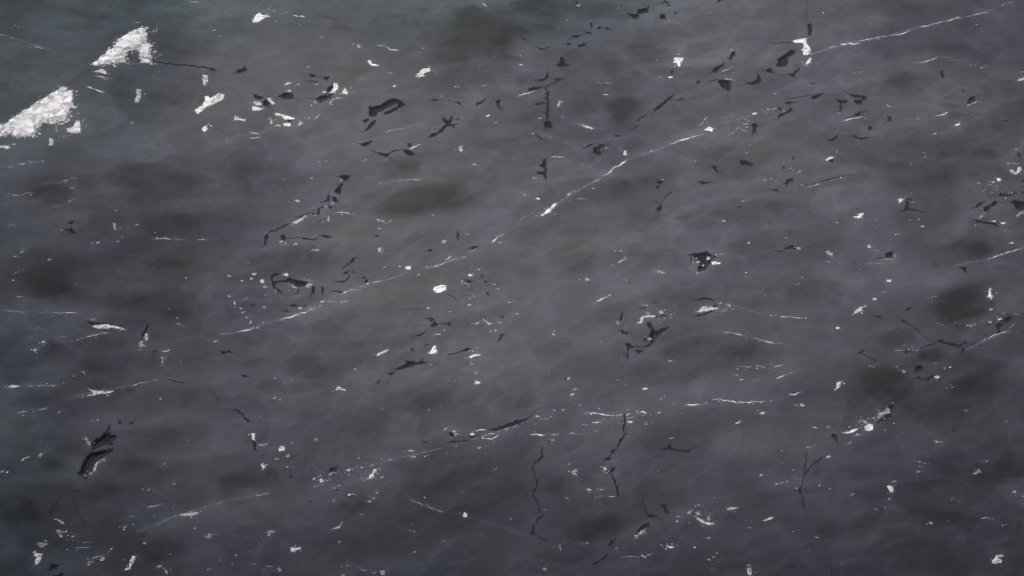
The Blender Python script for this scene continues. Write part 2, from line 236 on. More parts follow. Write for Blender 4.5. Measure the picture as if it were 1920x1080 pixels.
# ------------------------------------------------------------------ the marks on the rock, traced tile by tile (quarter pixels)
DATA = """
T 0 0
p .9 690,485 745,440 800,395 870,335 880,300 960,255 1040,215 1105,203 1098,225 1100,320 1135,340 1135,470 1060,472 1062,435 1045,420 1050,390 1010,372 960,385 935,420 945,460 860,478 790,480 745,492
s 12 .6 975,482 1030,478
p .7 705,540 765,515 795,535 800,555 760,545
s 14 .6 705,568 760,575 815,592
s 18 .75 650,650 720,672 785,690
p .92 0,940 50,925 100,885 185,825 270,775 345,730 410,690 475,650 490,655 488,690 530,675 550,680 550,795 520,815 520,890 480,905 440,920 380,930 330,920 275,965 260,1025 130,1028 95,1005 0,1020
p .9 500,965 555,945 570,905 595,900 605,940 605,995 560,1000 510,990
s 14 .5 615,920 640,880
d 12 .45 585,853
s 10 .4 420,930 422,975
d 12 .4 480,1025
p .7 372,1040 398,1045 395,1080 405,1090 368,1092 370,1070
p .62 1025,670 1058,672 1055,740 1035,770 1010,765 1025,720
p .65 1520,560 1555,565 1560,600 1545,645 1530,640 1520,600
p .9 1465,825 1510,795 1540,755 1535,725 1560,720 1575,740 1640,700 1680,710 1675,740 1600,785 1530,815 1490,855 1475,850
f 30 .5 1270,825 1370,800 1460,770
p .8 1515,960 1550,940 1555,975 1535,990 1515,975
p .7 1755,880 1775,870 1800,885 1845,900 1830,908 1785,900 1760,905
p .85 1892,152 1920,112 1948,96 1968,112 2024,120 1976,140 1944,164 1896,168
s 10 .5 1175,200 1175,240
d 11 .6 1605,228
d 12 .5 990,922
d 10 .45 1150,328
s 10 .5 1150,445 1220,400
s 12 .5 0,258 100,288
s 12 .55 250,345 350,372
f 24 .6 350,372 430,400 620,480
f 30 .5 1000,170 1130,130 1350,40 1410,15 1500,10 1560,25
s 12 .5 1010,172 1045,165
s 12 .5 1420,14 1520,14
s 12 .6 1870,998 1950,1000
s 12 .6 1870,1035 1965,1031
j 18 1140,460 1240,475 1400,488 1560,510 1610,525
k 1560,508 1610,510 1618,535 1580,530
k 1765,545 1780,525 1825,515 1835,485 1845,520 1865,522 1830,540 1790,550
k 1055,395 1085,398 1085,412 1062,412
f 40 .3 1040,950 1160,945
T 480 0
p .55 215,630 240,615 265,625 225,640
d 12 .6 318,633
p .75 230,690 255,670 262,690
k 160,725 200,700 225,690 270,690 278,738 235,742
p .7 80,740 100,735 145,775 125,785 95,760
p .6 -30,770 0,760 40,765 45,785 10,790
p .8 -30,800 0,800 55,815 20,830 -25,828
k 50,760 75,740 105,770 95,800 55,790
k -20,705 40,720 60,740 30,745 -10,735
k 400,555 440,560 455,575 410,580
j 15 390,605 470,615
k 500,575 555,570 540,605 520,600
d 11 .6 455,632
p .87 585,622 612,625 615,660 590,695 555,695 580,660
k 540,655 575,630 582,660 552,690 530,690
k 440,740 500,715 580,705 560,735 500,755 480,775 460,755
d 15 .8 510,692
p .75 645,690 665,660 690,690 685,710 655,705
s 24 .85 545,780 590,745 650,730
d 10 .5 450,765
p .85 140,850 180,850 240,870 290,885 280,895 215,895 190,870 145,865
p .65 105,890 122,895 122,930 108,930
s 20 .7 140,942 190,945
p .92 200,930 255,922 262,945 215,948
k 240,898 268,903 258,918 235,914
p .65 310,940 335,905 355,920 330,940
s 9 .5 365,885 400,895
s 14 .5 435,890 460,875 488,858
s 16 .8 280,115 370,125
d 10 .4 235,98
d 10 .4 150,160
d 10 .4 95,72
d 11 .4 495,278
q 40 .9 430,135 480,110 520,125 600,142
q 60 .9 560,210 640,200 700,225
q 24 .8 860,180 910,135
q 24 .8 1030,120 1120,110 1095,170
q 70 .7 1240,85 1265,80
p .42 755,335 785,335 785,360 765,360
s 12 .4 900,342 980,345
s 18 .55 975,355 1010,370 1070,372
d 11 .5 1252,362
f 24 .6 1140,415 1230,390 1180,435
p .78 835,460 855,450 875,480 915,485 920,497 870,492
p .82 1190,575 1220,550 1245,520 1300,510 1308,535 1270,545 1250,560 1275,570 1215,580
s 12 .4 1320,520 1350,550
d 12 .6 1005,548
s 8 .55 780,592 815,592
d 14 .75 1040,645
s 10 .8 1490,652 1520,652
d 11 .5 1715,640
d 11 .4 1390,720
d 14 .85 1742,868
s 10 .5 1780,918 1815,918
s 9 .42 955,990 1050,975 1120,960 1230,925
k 845,795 870,800 930,790 985,750 1050,735 1090,755 1120,790 1060,820 1000,855 960,860 955,840 1000,830 1055,800 1070,775 1040,780 990,805 930,835 905,850 905,870 870,880 850,870 845,830
k 800,905 845,885 840,910 810,922
k 815,980 840,945 870,910 905,900 895,925 860,960 830,980
k 1295,757 1340,742 1375,755
k 1470,765 1530,760 1540,785 1525,785 1510,772
k 1640,795 1660,765 1690,760 1725,740 1700,770 1665,785
k 1790,755 1840,745 1825,780 1830,805 1860,815 1835,820 1810,800 1800,770
k 1295,1035 1310,1005 1360,990 1400,950 1430,930 1400,905 1400,865 1415,890 1440,905 1470,870 1470,905 1460,925 1490,940 1485,970 1470,945 1430,950 1400,985 1350,1015
j 9 1460,935 1520,930
k 1500,895 1520,885 1525,905
k 790,1078 830,1060 850,1065 855,1050 870,1060 850,1085 800,1095
s 14 .6 1695,18 1735,50
T 960 0
d 20 .6 500,42
k 475,0 490,10 485,45 478,20
d 14 .7 68,487
s 10 .4 425,145 450,150
d 10 .4 1175,155
s 10 .35 1190,280 1230,292
s 10 .35 1475,95 1500,95
p .97 1213,435 1235,430 1290,435 1275,460 1262,470 1258,500 1248,500 1242,475 1215,470
d 11 .5 1252,408
d 18 .8 1188,580
k 1185,540 1205,525 1215,530 1195,555
s 14 .7 45,722 75,712 140,690 200,670
k 120,660 180,652 230,650 200,668 150,685 125,675
k 165,600 240,590 255,565 265,540 275,580 245,600 225,612
k 310,595 350,588 395,582 365,605 320,602
j 8 240,660 360,600
j 26 258,655 265,690 268,780 262,850 270,940
k 160,780 190,770 255,765 250,775 190,788
k 235,910 280,905 308,940 290,960 250,965
d 12 .45 205,890
p .6 350,755 368,760 350,800 340,795
s 12 .5 370,860 400,880
p .62 510,935 560,940 620,965 590,970 545,955
s 14 .37 620,620 740,625
s 14 .87 690,712 720,712
k 440,285 470,265 520,262 490,280
k 535,225 560,235 610,255 555,250
k 490,340 550,320 550,345 510,355
k 405,330 440,320 445,335 420,340
k 325,490 360,470 360,430 385,425 400,470 430,490 395,500 350,500
k 585,170 605,165 600,215 590,200
k 630,215 655,195 675,205 650,220
k 705,205 722,205 735,225 710,225
q 24 .7 390,400 440,400 490,360
k 180,350 230,365 255,378 215,370
j 7 230,365 290,350
k 80,285 108,298 95,305
k 860,95 890,105 930,110 945,70 990,60 1030,45 1020,70 1030,90 985,100 950,105 950,135 915,140 885,120
k 1110,105 1150,110 1152,145 1125,145 1105,125
k 1090,30 1140,15 1140,0 1165,10 1185,45 1170,48 1160,22
k 1215,85 1255,98 1220,105
q 12 .8 1310,75 1395,50
k 1530,15 1545,0 1590,-5 1550,15
k 1065,835 1060,820 1100,790 1150,750 1200,710 1212,715 1180,750 1130,795 1090,825
j 11 1180,755 1280,740
k 1265,735 1290,740 1280,752
j 14 935,910 960,885 1010,860
j 14 890,972 925,960 950,940
k 755,1018 790,1010 815,1020 790,1028
k 1382,610 1405,602 1412,618 1392,628
q 14 .7 1330,660 1390,630
k 1500,540 1515,510 1560,490 1595,465 1590,490 1550,525 1530,545
s 16 .6 1555,548 1600,525 1645,505
k 1625,445 1640,405 1670,380 1675,405 1650,440 1635,452
s 10 .5 1620,376 1700,381
k 1540,600 1600,598 1645,605 1645,640 1630,690 1600,665 1570,650 1550,625
s 12 .5 1600,594 1660,597
j 8 1470,610 1540,598
k 1755,625 1800,615 1835,600 1840,560 1860,565 1875,600 1850,625 1810,640 1780,635
q 12 .8 1620,720 1630,790
s 10 .5 1385,955 1435,920 1450,890 1485,878
p .97 1440,975 1480,950 1505,960 1500,990 1475,980
s 16 .82 1190,1078 1245,1060 1320,1040 1360,1030 1410,1015 1430,1005
d 16 .75 1820,853
k 1795,930 1830,925 1850,945 1830,960 1825,995 1800,995 1808,965
d 11 .5 1745,930
d 11 .45 1655,1000
s 9 .38 1680,950 1780,995
s 10 .4 1840,980 1885,975
k 165,990 215,1030 230,1045 200,1035
d 11 .5 160,1000
s 10 .4 265,1035 310,1035
k 1890,525 1920,515 1945,510 1960,545 1920,545
f 60 .5 830,440 940,510 1010,545 1130,590
f 70 .35 1000,215 1130,190
T 1440 0
q 10 .9 288,0 288,170 290,280
k 300,180 320,175 335,225 320,265 302,265
p .87 185,308 230,295 290,288 292,330 320,370 322,395 290,415 265,415 262,380 245,375 270,355 265,325 200,320
p .77 315,430 325,440 320,465 290,480 268,490 290,465
k 65,450 100,425 150,395 160,375 210,378 195,410 160,425 150,470 135,495 80,500 60,490 75,470
k 140,560 190,550 200,530 225,510 245,505 235,525 205,550 195,580 175,570
k 203,475 217,485 205,494
j 8 20,325 180,318
s 12 .6 455,360 490,350 520,348
s 20 .9 545,335 640,328 690,318
s 12 .57 690,312 745,298 800,285 890,268
s 12 .62 905,267 970,262 1040,240 1090,220
s 16 .78 1145,207 1200,192 1250,178 1315,165
s 14 .72 1330,160 1380,145 1455,120
s 16 .82 1490,125 1560,108 1620,98 1672,85
s 10 .38 1675,52 1700,44
s 14 .45 1755,45 1780,25
s 12 .38 1800,25 1845,12
f 12 .6 460,360 900,268 1480,125 1840,15
s 10 .35 1000,475 1030,465
s 10 .57 1100,470 1180,468 1230,445 1275,432
s 9 .5 1280,428 1380,430
s 8 .35 1430,440 1520,450
s 12 .6 1595,512 1640,495
s 9 .4 1690,470 1725,470
p .8 1870,600 1890,595 1930,576 1930,592 1885,608
s 9 .6 1890,540 1930,540
d 11 .6 52,703
d 10 .35 685,540
d 12 .5 910,800
k 320,740 335,715 380,705 400,695 412,705 380,730 345,745
k 120,770 160,760 200,770 135,785
j 8 110,750 330,712
k 75,885 80,860 120,845 155,830 155,805 185,820 180,835 130,855 95,875
k 75,800 100,805 100,825 75,822
s 10 .5 0,825 75,808
k 510,745 560,750 600,755 585,775 555,775 550,835 535,835 540,775 515,755
k 600,703 650,712 735,718 740,750 710,752 705,780 680,785 645,765 650,745 700,750 705,735 640,728
s 12 .45 750,735 785,740
k 320,620 360,625 330,633
k 650,855 690,840 695,860 660,870
s 12 .6 565,905 640,890 720,875
j 8 580,890 740,830
k 890,865 920,880 920,910 885,910 905,895
k 745,960 770,940 785,960 760,985
k 455,1050 490,1035 520,1010 520,1030 480,1060 460,1060
k 615,1010 660,1020 690,1030 745,1033 700,1048 650,1030
k 1490,775 1510,730 1555,722 1550,750 1525,775
s 14 .55 1490,797 1530,780 1575,760
k 1460,675 1470,672 1475,690 1462,692
k 1290,535 1310,530 1320,580 1300,580
k 1755,905 1805,900 1780,917
s 14 .75 1240,870 1290,860 1340,848
s 9 .5 1100,893 1135,893
p .76 1395,940 1430,922 1445,932 1410,945
s 10 .5 1225,1010 1260,998
T 0 270
p .92 -10,15 40,12 70,15 75,30 55,38 -10,25
d 14 .6 105,3
s 10 .57 120,160 170,152 215,135 300,132
d 9 .35 70,175
s 12 .57 460,285 500,275 542,262
f 24 .8 320,300 460,280
d 12 .5 540,330
s 10 .52 90,384 160,382 195,370 255,365
s 10 .52 495,445 570,408
s 14 .45 410,475 445,465
f 20 .7 320,515 410,475
s 10 .52 65,608 130,606
f 30 .5 60,630 170,625
k 510,590 550,575 545,600 520,600
k 460,635 520,640 540,620 540,650 570,668 535,672 520,650
d 10 .5 465,645
q 10 .9 590,520 630,512
p .52 850,595 875,598 870,645 860,645 848,615
d 10 .45 867,497
d 13 .5 1028,605
d 14 .6 735,740
d 11 .6 883,730
s 12 .6 1140,713 1220,713 1300,713
s 12 .45 1320,717 1400,717
s 12 .52 1480,720 1550,720
f 16 .6 1150,714 1660,718
p .52 150,815 175,785 195,795 165,818
d 11 .55 115,843
d 14 .55 370,867
s 9 .4 95,980 155,945
d 11 .45 100,1022
d 15 .5 1720,990
d 12 .6 1815,1027
p .6 1885,970 1920,968 1925,990 1895,985
d 12 .7 1885,1010
k 1900,985 1925,980 1925,1000
f 12 .7 1870,365 1940,365
f 20 .5 1520,210 1620,240 1740,240
f 60 .3 1380,985 1560,975
f 70 .4 1690,930 1750,930
T 480 270
k 785,0 825,5 820,15 790,15
j 8 860,45 930,75
k 920,62 945,70 1000,72 990,98 960,95 925,82
j 11 990,75 1040,50 1110,38
k 1105,38 1150,45 1195,70 1165,92 1125,75 1108,60
k 1138,-8 1170,-5 1160,25 1140,22
s 16 .72 1150,37 1190,18 1228,0
p .6 1520,20 1540,15 1552,50 1535,60 1522,40
f 20 .6 1545,50 1580,85
d 14 .45 1635,155
d 11 .45 525,128
s 10 .4 955,125 990,115
k 620,240 660,235 710,235 690,265 665,280 645,262
k 620,325 640,290 655,290 640,325
k 585,350 615,325 640,335 632,375 605,370
k 490,435 530,420 540,380 552,390 552,430 520,432
k 570,395 590,395 612,420 610,440 585,435 575,410
k 540,460 580,470 560,490 548,480
k 415,520 460,515 465,478 478,482 475,525 430,528
j 8 475,478 530,462
d 11 .6 640,272
d 11 .6 575,443
s 10 .5 630,435 680,412
s 9 .4 695,430 700,455
d 10 .5 525,472
p .67 278,585 310,570 370,540 385,542 330,580 300,600 280,598
j 8 300,555 460,490
j 17 95,662 150,650 200,620 245,592
k 60,690 90,675 95,700 78,720 78,758 62,758 66,720
p .57 290,420 320,420 325,433 300,435
d 12 .4 420,258
f 20 .5 350,330 430,275
s 12 .67 590,513 660,516 740,525
p .52 538,550 552,552 550,580 538,578
s 10 .6 890,562 940,575 990,595
f 40 .35 1000,600 1090,760
d 12 .55 925,635
k 185,685 215,685 230,705 205,720 188,710
d 14 .7 190,732
s 10 .42 195,745 245,760
d 12 .7 298,750
k 300,700 370,703 430,712 460,705 440,725 360,712
k 475,680 500,680 575,695 530,708 495,692
k 412,762 432,768 420,782
p .37 415,790 475,790 470,805 420,800
k 890,685 915,683 920,700 895,698
p .62 915,780 940,775 945,790 930,800 945,812 925,812
s 9 .37 945,818 1010,818
q 8 .9 645,790 740,790
s 9 .45 905,300 960,288 1050,275
s 10 .52 1050,275 1130,270 1250,262
k 1505,665 1520,670 1520,710 1505,708
s 9 .45 1565,678 1600,678
p .52 1390,735 1410,718 1432,722 1425,740 1400,745
k 1285,800 1305,785 1330,795 1300,808
k 1610,780 1640,765 1670,765 1665,775 1620,790
s 16 .62 1765,740 1800,712 1830,690 1860,672
d 12 .5 1825,740
s 14 .72 1300,928 1350,912 1420,890 1500,868 1560,850
p .52 1415,870 1450,840 1475,840 1440,865
f 14 .7 1250,940 1300,928
f 14 .6 1560,850 1700,790 1860,680
d 14 .6 1078,918
p .87 1120,920 1162,915 1160,935 1150,945 1125,940
d 14 .37 965,925
d 12 .5 1220,982
k 700,890 730,850 742,855 735,880 715,895
j 8 640,940 670,910 700,890
k 655,965 690,955 690,970 670,978
k 715,960 737,953 735,972
j 13 700,975 690,1010 650,1030 590,1035
k 790,1000 825,993 825,1005 800,1012
k 815,1025 840,1018 838,1035 825,1045
p .82 195,975 235,968 245,990 215,990
k 110,990 150,965 190,970 150,990 125,1000 125,1030 220,1018 250,1000 280,1015 330,1025 385,1035 370,1065 310,1070 285,1045 240,1035 180,1037 142,1047 142,1085 125,1075
s 8 .4 330,1012 380,1018 440,1024
p .52 365,1065 395,1045 430,1050 390,1075
s 12 .62 240,1047 310,1080
p .77 30,1025 50,1012 62,1030 55,1045 35,1040
d 14 .6 68,1070
p .97 1335,1072 1390,1058 1425,1062 1425,1094 1375,1118 1345,1112 1330,1095
s 10 .5 780,1068 810,1065
s 12 .52 870,1045 920,1030 990,1015 1045,1000
f 14 .5 780,1075 1045,1000 1300,930
d 13 .7 838,1048
p .77 1588,985 1605,975 1628,985 1600,992
d 11 .5 1672,942
k 1565,1012 1590,1020 1630,1030 1590,1040 1575,1030
k 1690,975 1702,975 1702,1005 1692,1003
k 1708,1025 1735,1035 1715,1044
s 10 .4 1535,1042 1590,1048
T 960 270
k 180,208 240,205 245,180 215,175 205,160 230,145 232,115 258,105 262,255 245,260 235,230 190,222
s 14 .52 290,95 340,92 390,100
d 12 .4 530,153
d 12 .4 590,170
d 10 .35 180,255
k 540,35 560,15 595,-5 605,2 555,28
k 605,30 640,20 665,0 705,5 660,35 655,50 675,60 670,85 635,80 605,65
q 30 .6 580,100 600,100 590,130
p .72 840,55 858,50 860,80 835,85
s 24 .93 695,235 740,198 800,162 875,118
s 10 .52 600,295 670,255
s 11 .57 970,82 1000,68
s 14 .67 1030,65 1085,45
s 9 .4 1115,35 1150,25
s 10 .5 455,355 478,346
p .67 415,380 440,362 440,375 420,388
f 16 .6 340,450 480,350 600,295 700,235
p .97 215,538 240,520 265,488 290,475 315,445 340,450 300,490 290,510 255,525 230,540
d 15 .87 195,410
s 10 .52 155,528 205,538
s 10 .42 60,570 85,550 120,538
f 26 .6 0,340 100,380 180,440 240,470
d 10 .45 100,383
s 14 .42 490,412 560,412
s 10 .42 305,522 350,525
k 1085,285 1100,272 1135,285 1110,303 1095,300
k 1080,320 1105,312 1105,335 1080,335
d 11 .5 1128,265
k 1080,480 1105,470 1112,445 1125,470 1118,500 1095,500
j 9 1115,440 1150,405 1195,355
k 1076,430 1096,430 1090,444
q 8 .9 1100,505 1100,535
q 8 .9 1120,470 1195,450
k 1705,120 1760,125 1810,150 1805,160 1760,162 1715,155
q 8 .9 1690,175 1715,160
k 1490,165 1550,165 1530,180 1550,210 1530,210 1510,185
k 1405,280 1425,272 1450,285 1495,280 1450,298 1425,308
q 8 .9 1550,265 1585,260
d 13 .35 1375,128
d 12 .6 1895,270
d 12 .37 1730,430
k 1690,468 1725,466 1705,480
d 14 .7 1590,578
k 1597,562 1622,570 1602,578
f 40 .5 1000,520 1040,540
f 14 .7 480,805 550,797
d 12 .42 815,803
p .52 790,890 840,860 852,845 860,858 830,880 800,893
p .52 1085,950 1110,948 1130,960 1155,965 1130,972 1095,965
s 10 .4 495,1015 515,1018
p .57 552,1010 582,1012 580,1025 555,1025
f 20 .5 780,1055 850,1045
k 1305,832 1360,820 1420,815 1460,800 1485,820 1535,845 1500,865 1495,885 1475,905 1450,940 1400,960 1390,925 1410,905 1390,890 1365,850 1350,838
p .6 1458,850 1475,842 1490,860 1470,870
p .6 1380,882 1400,872 1412,888 1390,895
s 9 .6 1420,910 1445,905
j 10 1340,840 1345,905
s 16 .72 1510,832 1545,838
s 8 .6 1545,825 1590,823
p .77 1495,885 1520,880 1565,890 1560,900 1500,905
d 11 .5 1390,968
s 10 .4 1335,930 1360,935
q 40 .6 1270,1050 1320,1050
T 1440 270
p .77 430,120 460,98 490,95 485,108 460,115 445,130
k 455,122 490,115 490,135 465,135
s 12 .57 515,45 515,75
s 9 .5 490,160 522,160
d 12 .4 168,183
d 12 .37 240,205
k 178,100 198,98 195,115 185,115
k 103,170 122,168 115,190
k 125,300 140,265 185,260 190,280 160,285 140,308
k 30,338 75,335 75,355 45,352
s 10 .47 295,330 340,310 400,295
s 8 .5 490,268 550,255
j 7 320,310 420,275 540,245 640,225
q 30 .7 240,330 260,290 290,310
p .67 975,415 1005,408 1030,412 1010,425 985,445
s 14 .72 1065,434 1100,437
k 985,505 1025,485 1035,450 1040,425 1060,435 1050,470 1075,488 1130,495 1165,512 1120,505 1070,494 1030,500
k 1045,410 1090,406 1075,422 1050,424
p .77 680,525 720,520 705,540 705,555 690,552 675,560 640,548 680,540
q 10 .8 600,540 660,540
q 14 .8 660,490 720,465 880,435
d 12 .57 1158,618
d 11 .4 975,680
d 10 .35 1130,567
s 16 .72 1790,142 1815,145
s 10 .47 1820,150 1885,150
p .72 1810,195 1830,190 1850,215 1865,210 1870,180 1895,170 1905,190 1880,215 1850,230 1825,215
p .87 1715,260 1740,255 1750,272 1725,280
p .62 1675,280 1705,280 1695,292 1680,290
d 13 .4 1582,297
d 10 .4 1715,318
k 1873,65 1888,68 1887,100 1872,92
k 1895,275 1930,268 1930,287
k 1900,320 1930,315 1930,336
k 1735,360 1760,370 1800,375 1875,368 1810,388 1765,390 1740,395
k 1895,360 1930,355 1930,375
k 1545,478 1570,450 1612,430 1605,450 1575,475
k 1615,500 1620,475 1660,455 1700,425 1720,430 1712,460 1670,470 1655,500 1625,508
q 8 .9 1525,480 1560,475
k 1815,435 1845,415 1868,420 1852,432 1930,430 1930,490 1880,495 1855,480 1840,450
p .62 1860,540 1885,515 1930,501 1930,518 1885,530 1870,545
s 12 .52 1575,560 1600,540 1625,515
k 1552,570 1580,570 1620,580 1680,585 1710,570 1745,600 1715,620 1680,602 1610,595 1565,592
d 14 .8 1697,580
p .67 1745,590 1782,585 1772,600 1750,600
s 9 .47 1760,655 1810,645
d 14 .8 1830,742
s 12 .57 1655,865 1730,835 1820,810 1870,795 1930,778
f 14 .6 1480,885 1655,872
k 115,790 150,770 185,758 210,765 210,790 190,785 160,785
p .47 212,775 242,775 242,790 222,792
j 8 50,802 110,805
f 14 .6 0,797 110,785
p .62 745,765 760,752 770,778 755,782
s 10 .6 800,800 830,800
p .42 430,810 455,800 490,830 480,848 445,825
k 875,825 910,810 943,805 935,850 885,852
j 9 800,858 870,852
s 10 .67 860,863 945,863
p .52 940,820 956,822 954,845 942,842
s 9 .37 720,895 870,895
k 1445,925 1490,925 1490,958 1480,965 1465,945 1445,940
q 24 .7 1245,890 1280,915 1250,920
p .87 890,1020 922,1018 922,1035 892,1035
s 10 .5 200,1050 230,1048
q 10 .9 750,688 820,690 900,685
q 10 .8 0,580 100,640 200,685
q 24 .6 1400,780 1430,740 1460,740
T 0 540
s 10 .5 125,70 170,64
s 8 .42 -10,168 110,172
s 12 .57 405,185 490,186 580,188
s 9 .37 180,198 230,192
f 14 .7 110,174 400,184
k 648,250 670,250 710,260 790,264 870,270 905,284 850,278 760,274 700,278
p .87 690,282 740,277 790,269 830,277 880,287 945,314 920,314 860,300 790,302 730,306 700,296
p .37 670,232 720,230 715,248 685,246
s 12 .57 545,400 620,377 700,355 760,340 840,330
k 1060,350 1080,320 1105,265 1120,275 1105,310 1090,335 1080,362 1062,365
p .72 1090,340 1110,345 1110,390 1095,395 1088,365
p .52 1045,405 1075,395 1075,425 1095,435 1040,438
d 10 .35 1050,465
p .72 305,412 330,395 350,410 330,418
p .67 245,465 270,448 278,465 260,475
q 24 .9 340,355 405,362
q 24 .9 360,390 400,432
s 9 .42 260,305 310,305
s 10 .42 445,360 505,368
s 10 .47 1315,265 1410,292
d 11 .37 1330,225
s 9 .4 1355,392 1385,392
p .62 1215,468 1260,468 1255,478 1220,478
p .47 1200,520 1235,512 1225,530 1225,570 1212,560 1215,530
k 1145,475 1172,463 1167,482
p .42 1345,560 1365,545 1360,560
d 12 .55 1720,62
p .62 1750,115 1762,98 1770,115 1765,130
d 12 .6 1805,153
d 10 .42 1765,145
d 11 .6 1852,220
d 10 .6 1880,263
d 10 .4 1835,180
k 1875,125 1905,118 1900,135
d 11 .5 1835,85
s 12 .67 1655,350 1690,342 1730,338
p .62 1600,400 1625,390 1615,405
s 14 .68 1780,335 1850,318 1920,300 1955,290
k 1645,470 1700,475 1720,455 1730,475 1750,485 1700,482 1680,498 1665,495
s 9 .42 25,742 60,742
p .92 60,742 85,728 110,728 150,740 100,748
s 10 .47 200,740 245,740
s 12 .42 280,733 435,733
p .82 635,805 700,795 690,775 655,755 670,758 710,770 780,775 855,770 830,790 750,795 670,812
s 10 .42 550,818 620,815
s 12 .52 985,732 1050,715 1115,705
f 16 .5 1115,705 1200,685
q 42 1 955,768 995,768
s 12 .47 125,938 210,925
s 12 .47 260,920 320,908 355,895
d 11 .37 445,930
d 11 .5 1205,833
d 11 .35 625,630
d 10 .35 555,660
q 14 .9 1250,640 1290,655
j 8 1270,685 1330,705 1380,710
q 26 1 1570,770 1610,800 1640,845
k 1735,905 1790,915 1820,940 1835,965 1870,990 1870,1010 1840,995 1825,960 1790,930
k 1815,655 1840,650 1860,665 1830,668
k 880,985 915,1010 900,1020 885,1010
k 795,1075 815,1040 830,1025 825,1060 810,1080
k 975,1015 1005,1005 990,1025
T 480 540
k 140,0 165,5 200,35 175,32 150,15
k 300,40 315,10 330,15 315,38
k 420,-10 445,-10 440,40 415,48
k 490,-8 505,-8 505,50 492,45
k 580,18 640,25 650,38 610,30
k 255,125 300,120 305,135 270,140
k 350,130 380,120 365,140
k 205,165 237,163 225,180
q 12 .8 0,60 100,65
s 16 .77 640,48 690,20 745,10
d 14 .7 500,103
s 10 .47 545,105 640,105 690,95
s 18 .78 175,242 230,228 290,208 345,190 385,180
s 9 .42 395,175 505,145
f 14 .6 380,180 640,50
d 13 .7 330,152
d 11 .5 408,155
p .62 45,150 65,132 75,150
s 9 .37 15,178 50,155
d 13 .4 60,260
s 9 .37 1560,38 1640,42
d 11 .37 1605,82
d 14 .47 1600,128
k 1460,55 1490,70 1510,82 1480,75
k 1725,35 1747,28 1740,54
d 12 .5 1900,108
q 16 .9 1070,160 1270,155
d 12 .5 1290,152
k 1280,222 1330,225 1345,250 1370,272 1340,290 1300,285 1330,265 1330,245 1295,235
k 1395,268 1440,265 1465,255 1450,290 1440,275
q 8 .9 1180,285 1260,280
k 1190,358 1230,350 1270,325 1255,345 1225,362
k 1265,413 1287,424 1270,432
k 1160,460 1182,453 1178,482
s 12 .67 1335,348 1385,350
p .92 1290,490 1310,470 1335,435 1350,432 1352,460 1355,490 1320,495
p .87 905,500 925,485 970,465 998,458 990,470 945,495 915,510
q 12 .7 660,640 700,600 790,555 870,520
k 1040,610 1095,585 1130,568 1110,545 1160,545 1210,558 1240,545 1250,515 1255,548 1275,560 1240,572 1190,580 1130,600 1080,615
k 990,640 1020,628 1030,640 1000,652
s 8 .42 1280,566 1325,570
k 905,710 925,688 930,700 912,720
j 8 1430,500 1500,490 1545,470
k 1540,468 1575,452 1615,452 1590,470 1560,475
p .87 1595,520 1615,505 1660,495 1690,495 1655,510 1615,528
s 9 .42 1625,470 1660,470
s 12 .42 1618,540 1610,585
p .77 1635,710 1655,690 1660,700 1685,708 1655,725
d 10 .37 1650,635
d 11 .6 743,610
p .67 600,760 605,745 625,740 640,752 670,762 670,772 630,758 605,768
d 11 .37 145,680
d 13 .42 140,828
k 1820,395 1815,380 1835,370 1845,340 1858,345 1840,375 1830,398
k 1830,213 1857,208 1850,227
d 12 .6 1665,262
p .47 1705,245 1720,242 1750,262 1780,272 1745,275
s 11 .5 1815,265 1855,270
d 12 .5 1795,318
d 11 .37 1760,330
s 9 .37 1610,270 1650,264
s 12 .72 1620,1075 1680,1068 1735,1065
k 1760,1062 1820,1045 1880,1020 1920,1005 1970,990 2050,975 1980,1015 1920,1035 1870,1047 1800,1070
d 12 .5 1425,1055
p .62 1465,1070 1500,1065 1495,1085
d 12 .57 1880,1060
q 20 .8 270,1045 295,1035
T 960 540
s 14 .72 632,102 680,78 735,52
d 12 .5 38,195
f 40 .5 190,60 245,72
k 805,240 820,190 830,185 828,235
k 815,310 830,310 845,328 880,335 870,345 820,342
p .72 935,265 965,250 960,230 985,210 1070,205 1075,215 990,222 970,262
d 16 .42 1015,190
p .52 1095,175 1130,165 1138,195 1105,195
d 11 .37 990,130
k 965,152 1000,142 985,156
k 1053,98 1092,110 1070,114
k 1090,210 1145,200 1150,212
d 12 .47 795,268
k 1010,255 1045,255 1060,300 1080,325 1110,310 1185,285 1160,310 1110,345 1080,380 1065,405 1030,435 985,440 1050,405 1010,400 975,385 1020,370 1035,345 1040,310 1015,285
p .4 1008,382 1033,367 1052,385 1030,397
k 845,410 890,420 900,435 985,440 930,445 890,448 872,468 870,530 860,510 862,450
k 930,465 985,468 960,485 940,492
j 8 820,460 862,525
k 1380,88 1430,70 1490,75 1515,92 1440,82 1410,95
p .62 1395,175 1430,140 1480,138 1550,150 1510,162 1440,180 1400,182
k 1500,136 1560,126 1520,144
k 1370,207 1430,195 1500,164 1505,174 1440,202 1390,212
s 10 .47 1565,170 1610,168
p .35 1595,120 1640,125 1635,150
d 11 .42 1560,118
p .62 295,340 320,340 325,360 305,355
s 10 .47 1580,328 1650,338 1740,358
s 10 .47 1800,372 1860,388 1920,408 1975,418
s 10 .72 1170,548 1200,548
s 9 .37 1200,555 1240,558
d 14 .7 425,680
k 398,675 416,668 414,686
f 60 .4 450,605 500,600
d 13 .37 470,760
d 14 .67 452,800
p .47 495,868 520,875 505,882
d 17 .72 998,757
d 10 .32 1115,835
s 10 .52 1690,590 1750,592 1800,590
s 14 .62 1845,582 1900,602
s 14 .62 1705,690 1740,690
s 10 .47 1780,695 1850,690
d 11 .37 1685,655
s 14 .75 1505,832 1560,838 1640,850 1690,862
s 12 .7 1690,862 1780,855 1895,850
s 12 .72 1290,876 1430,874
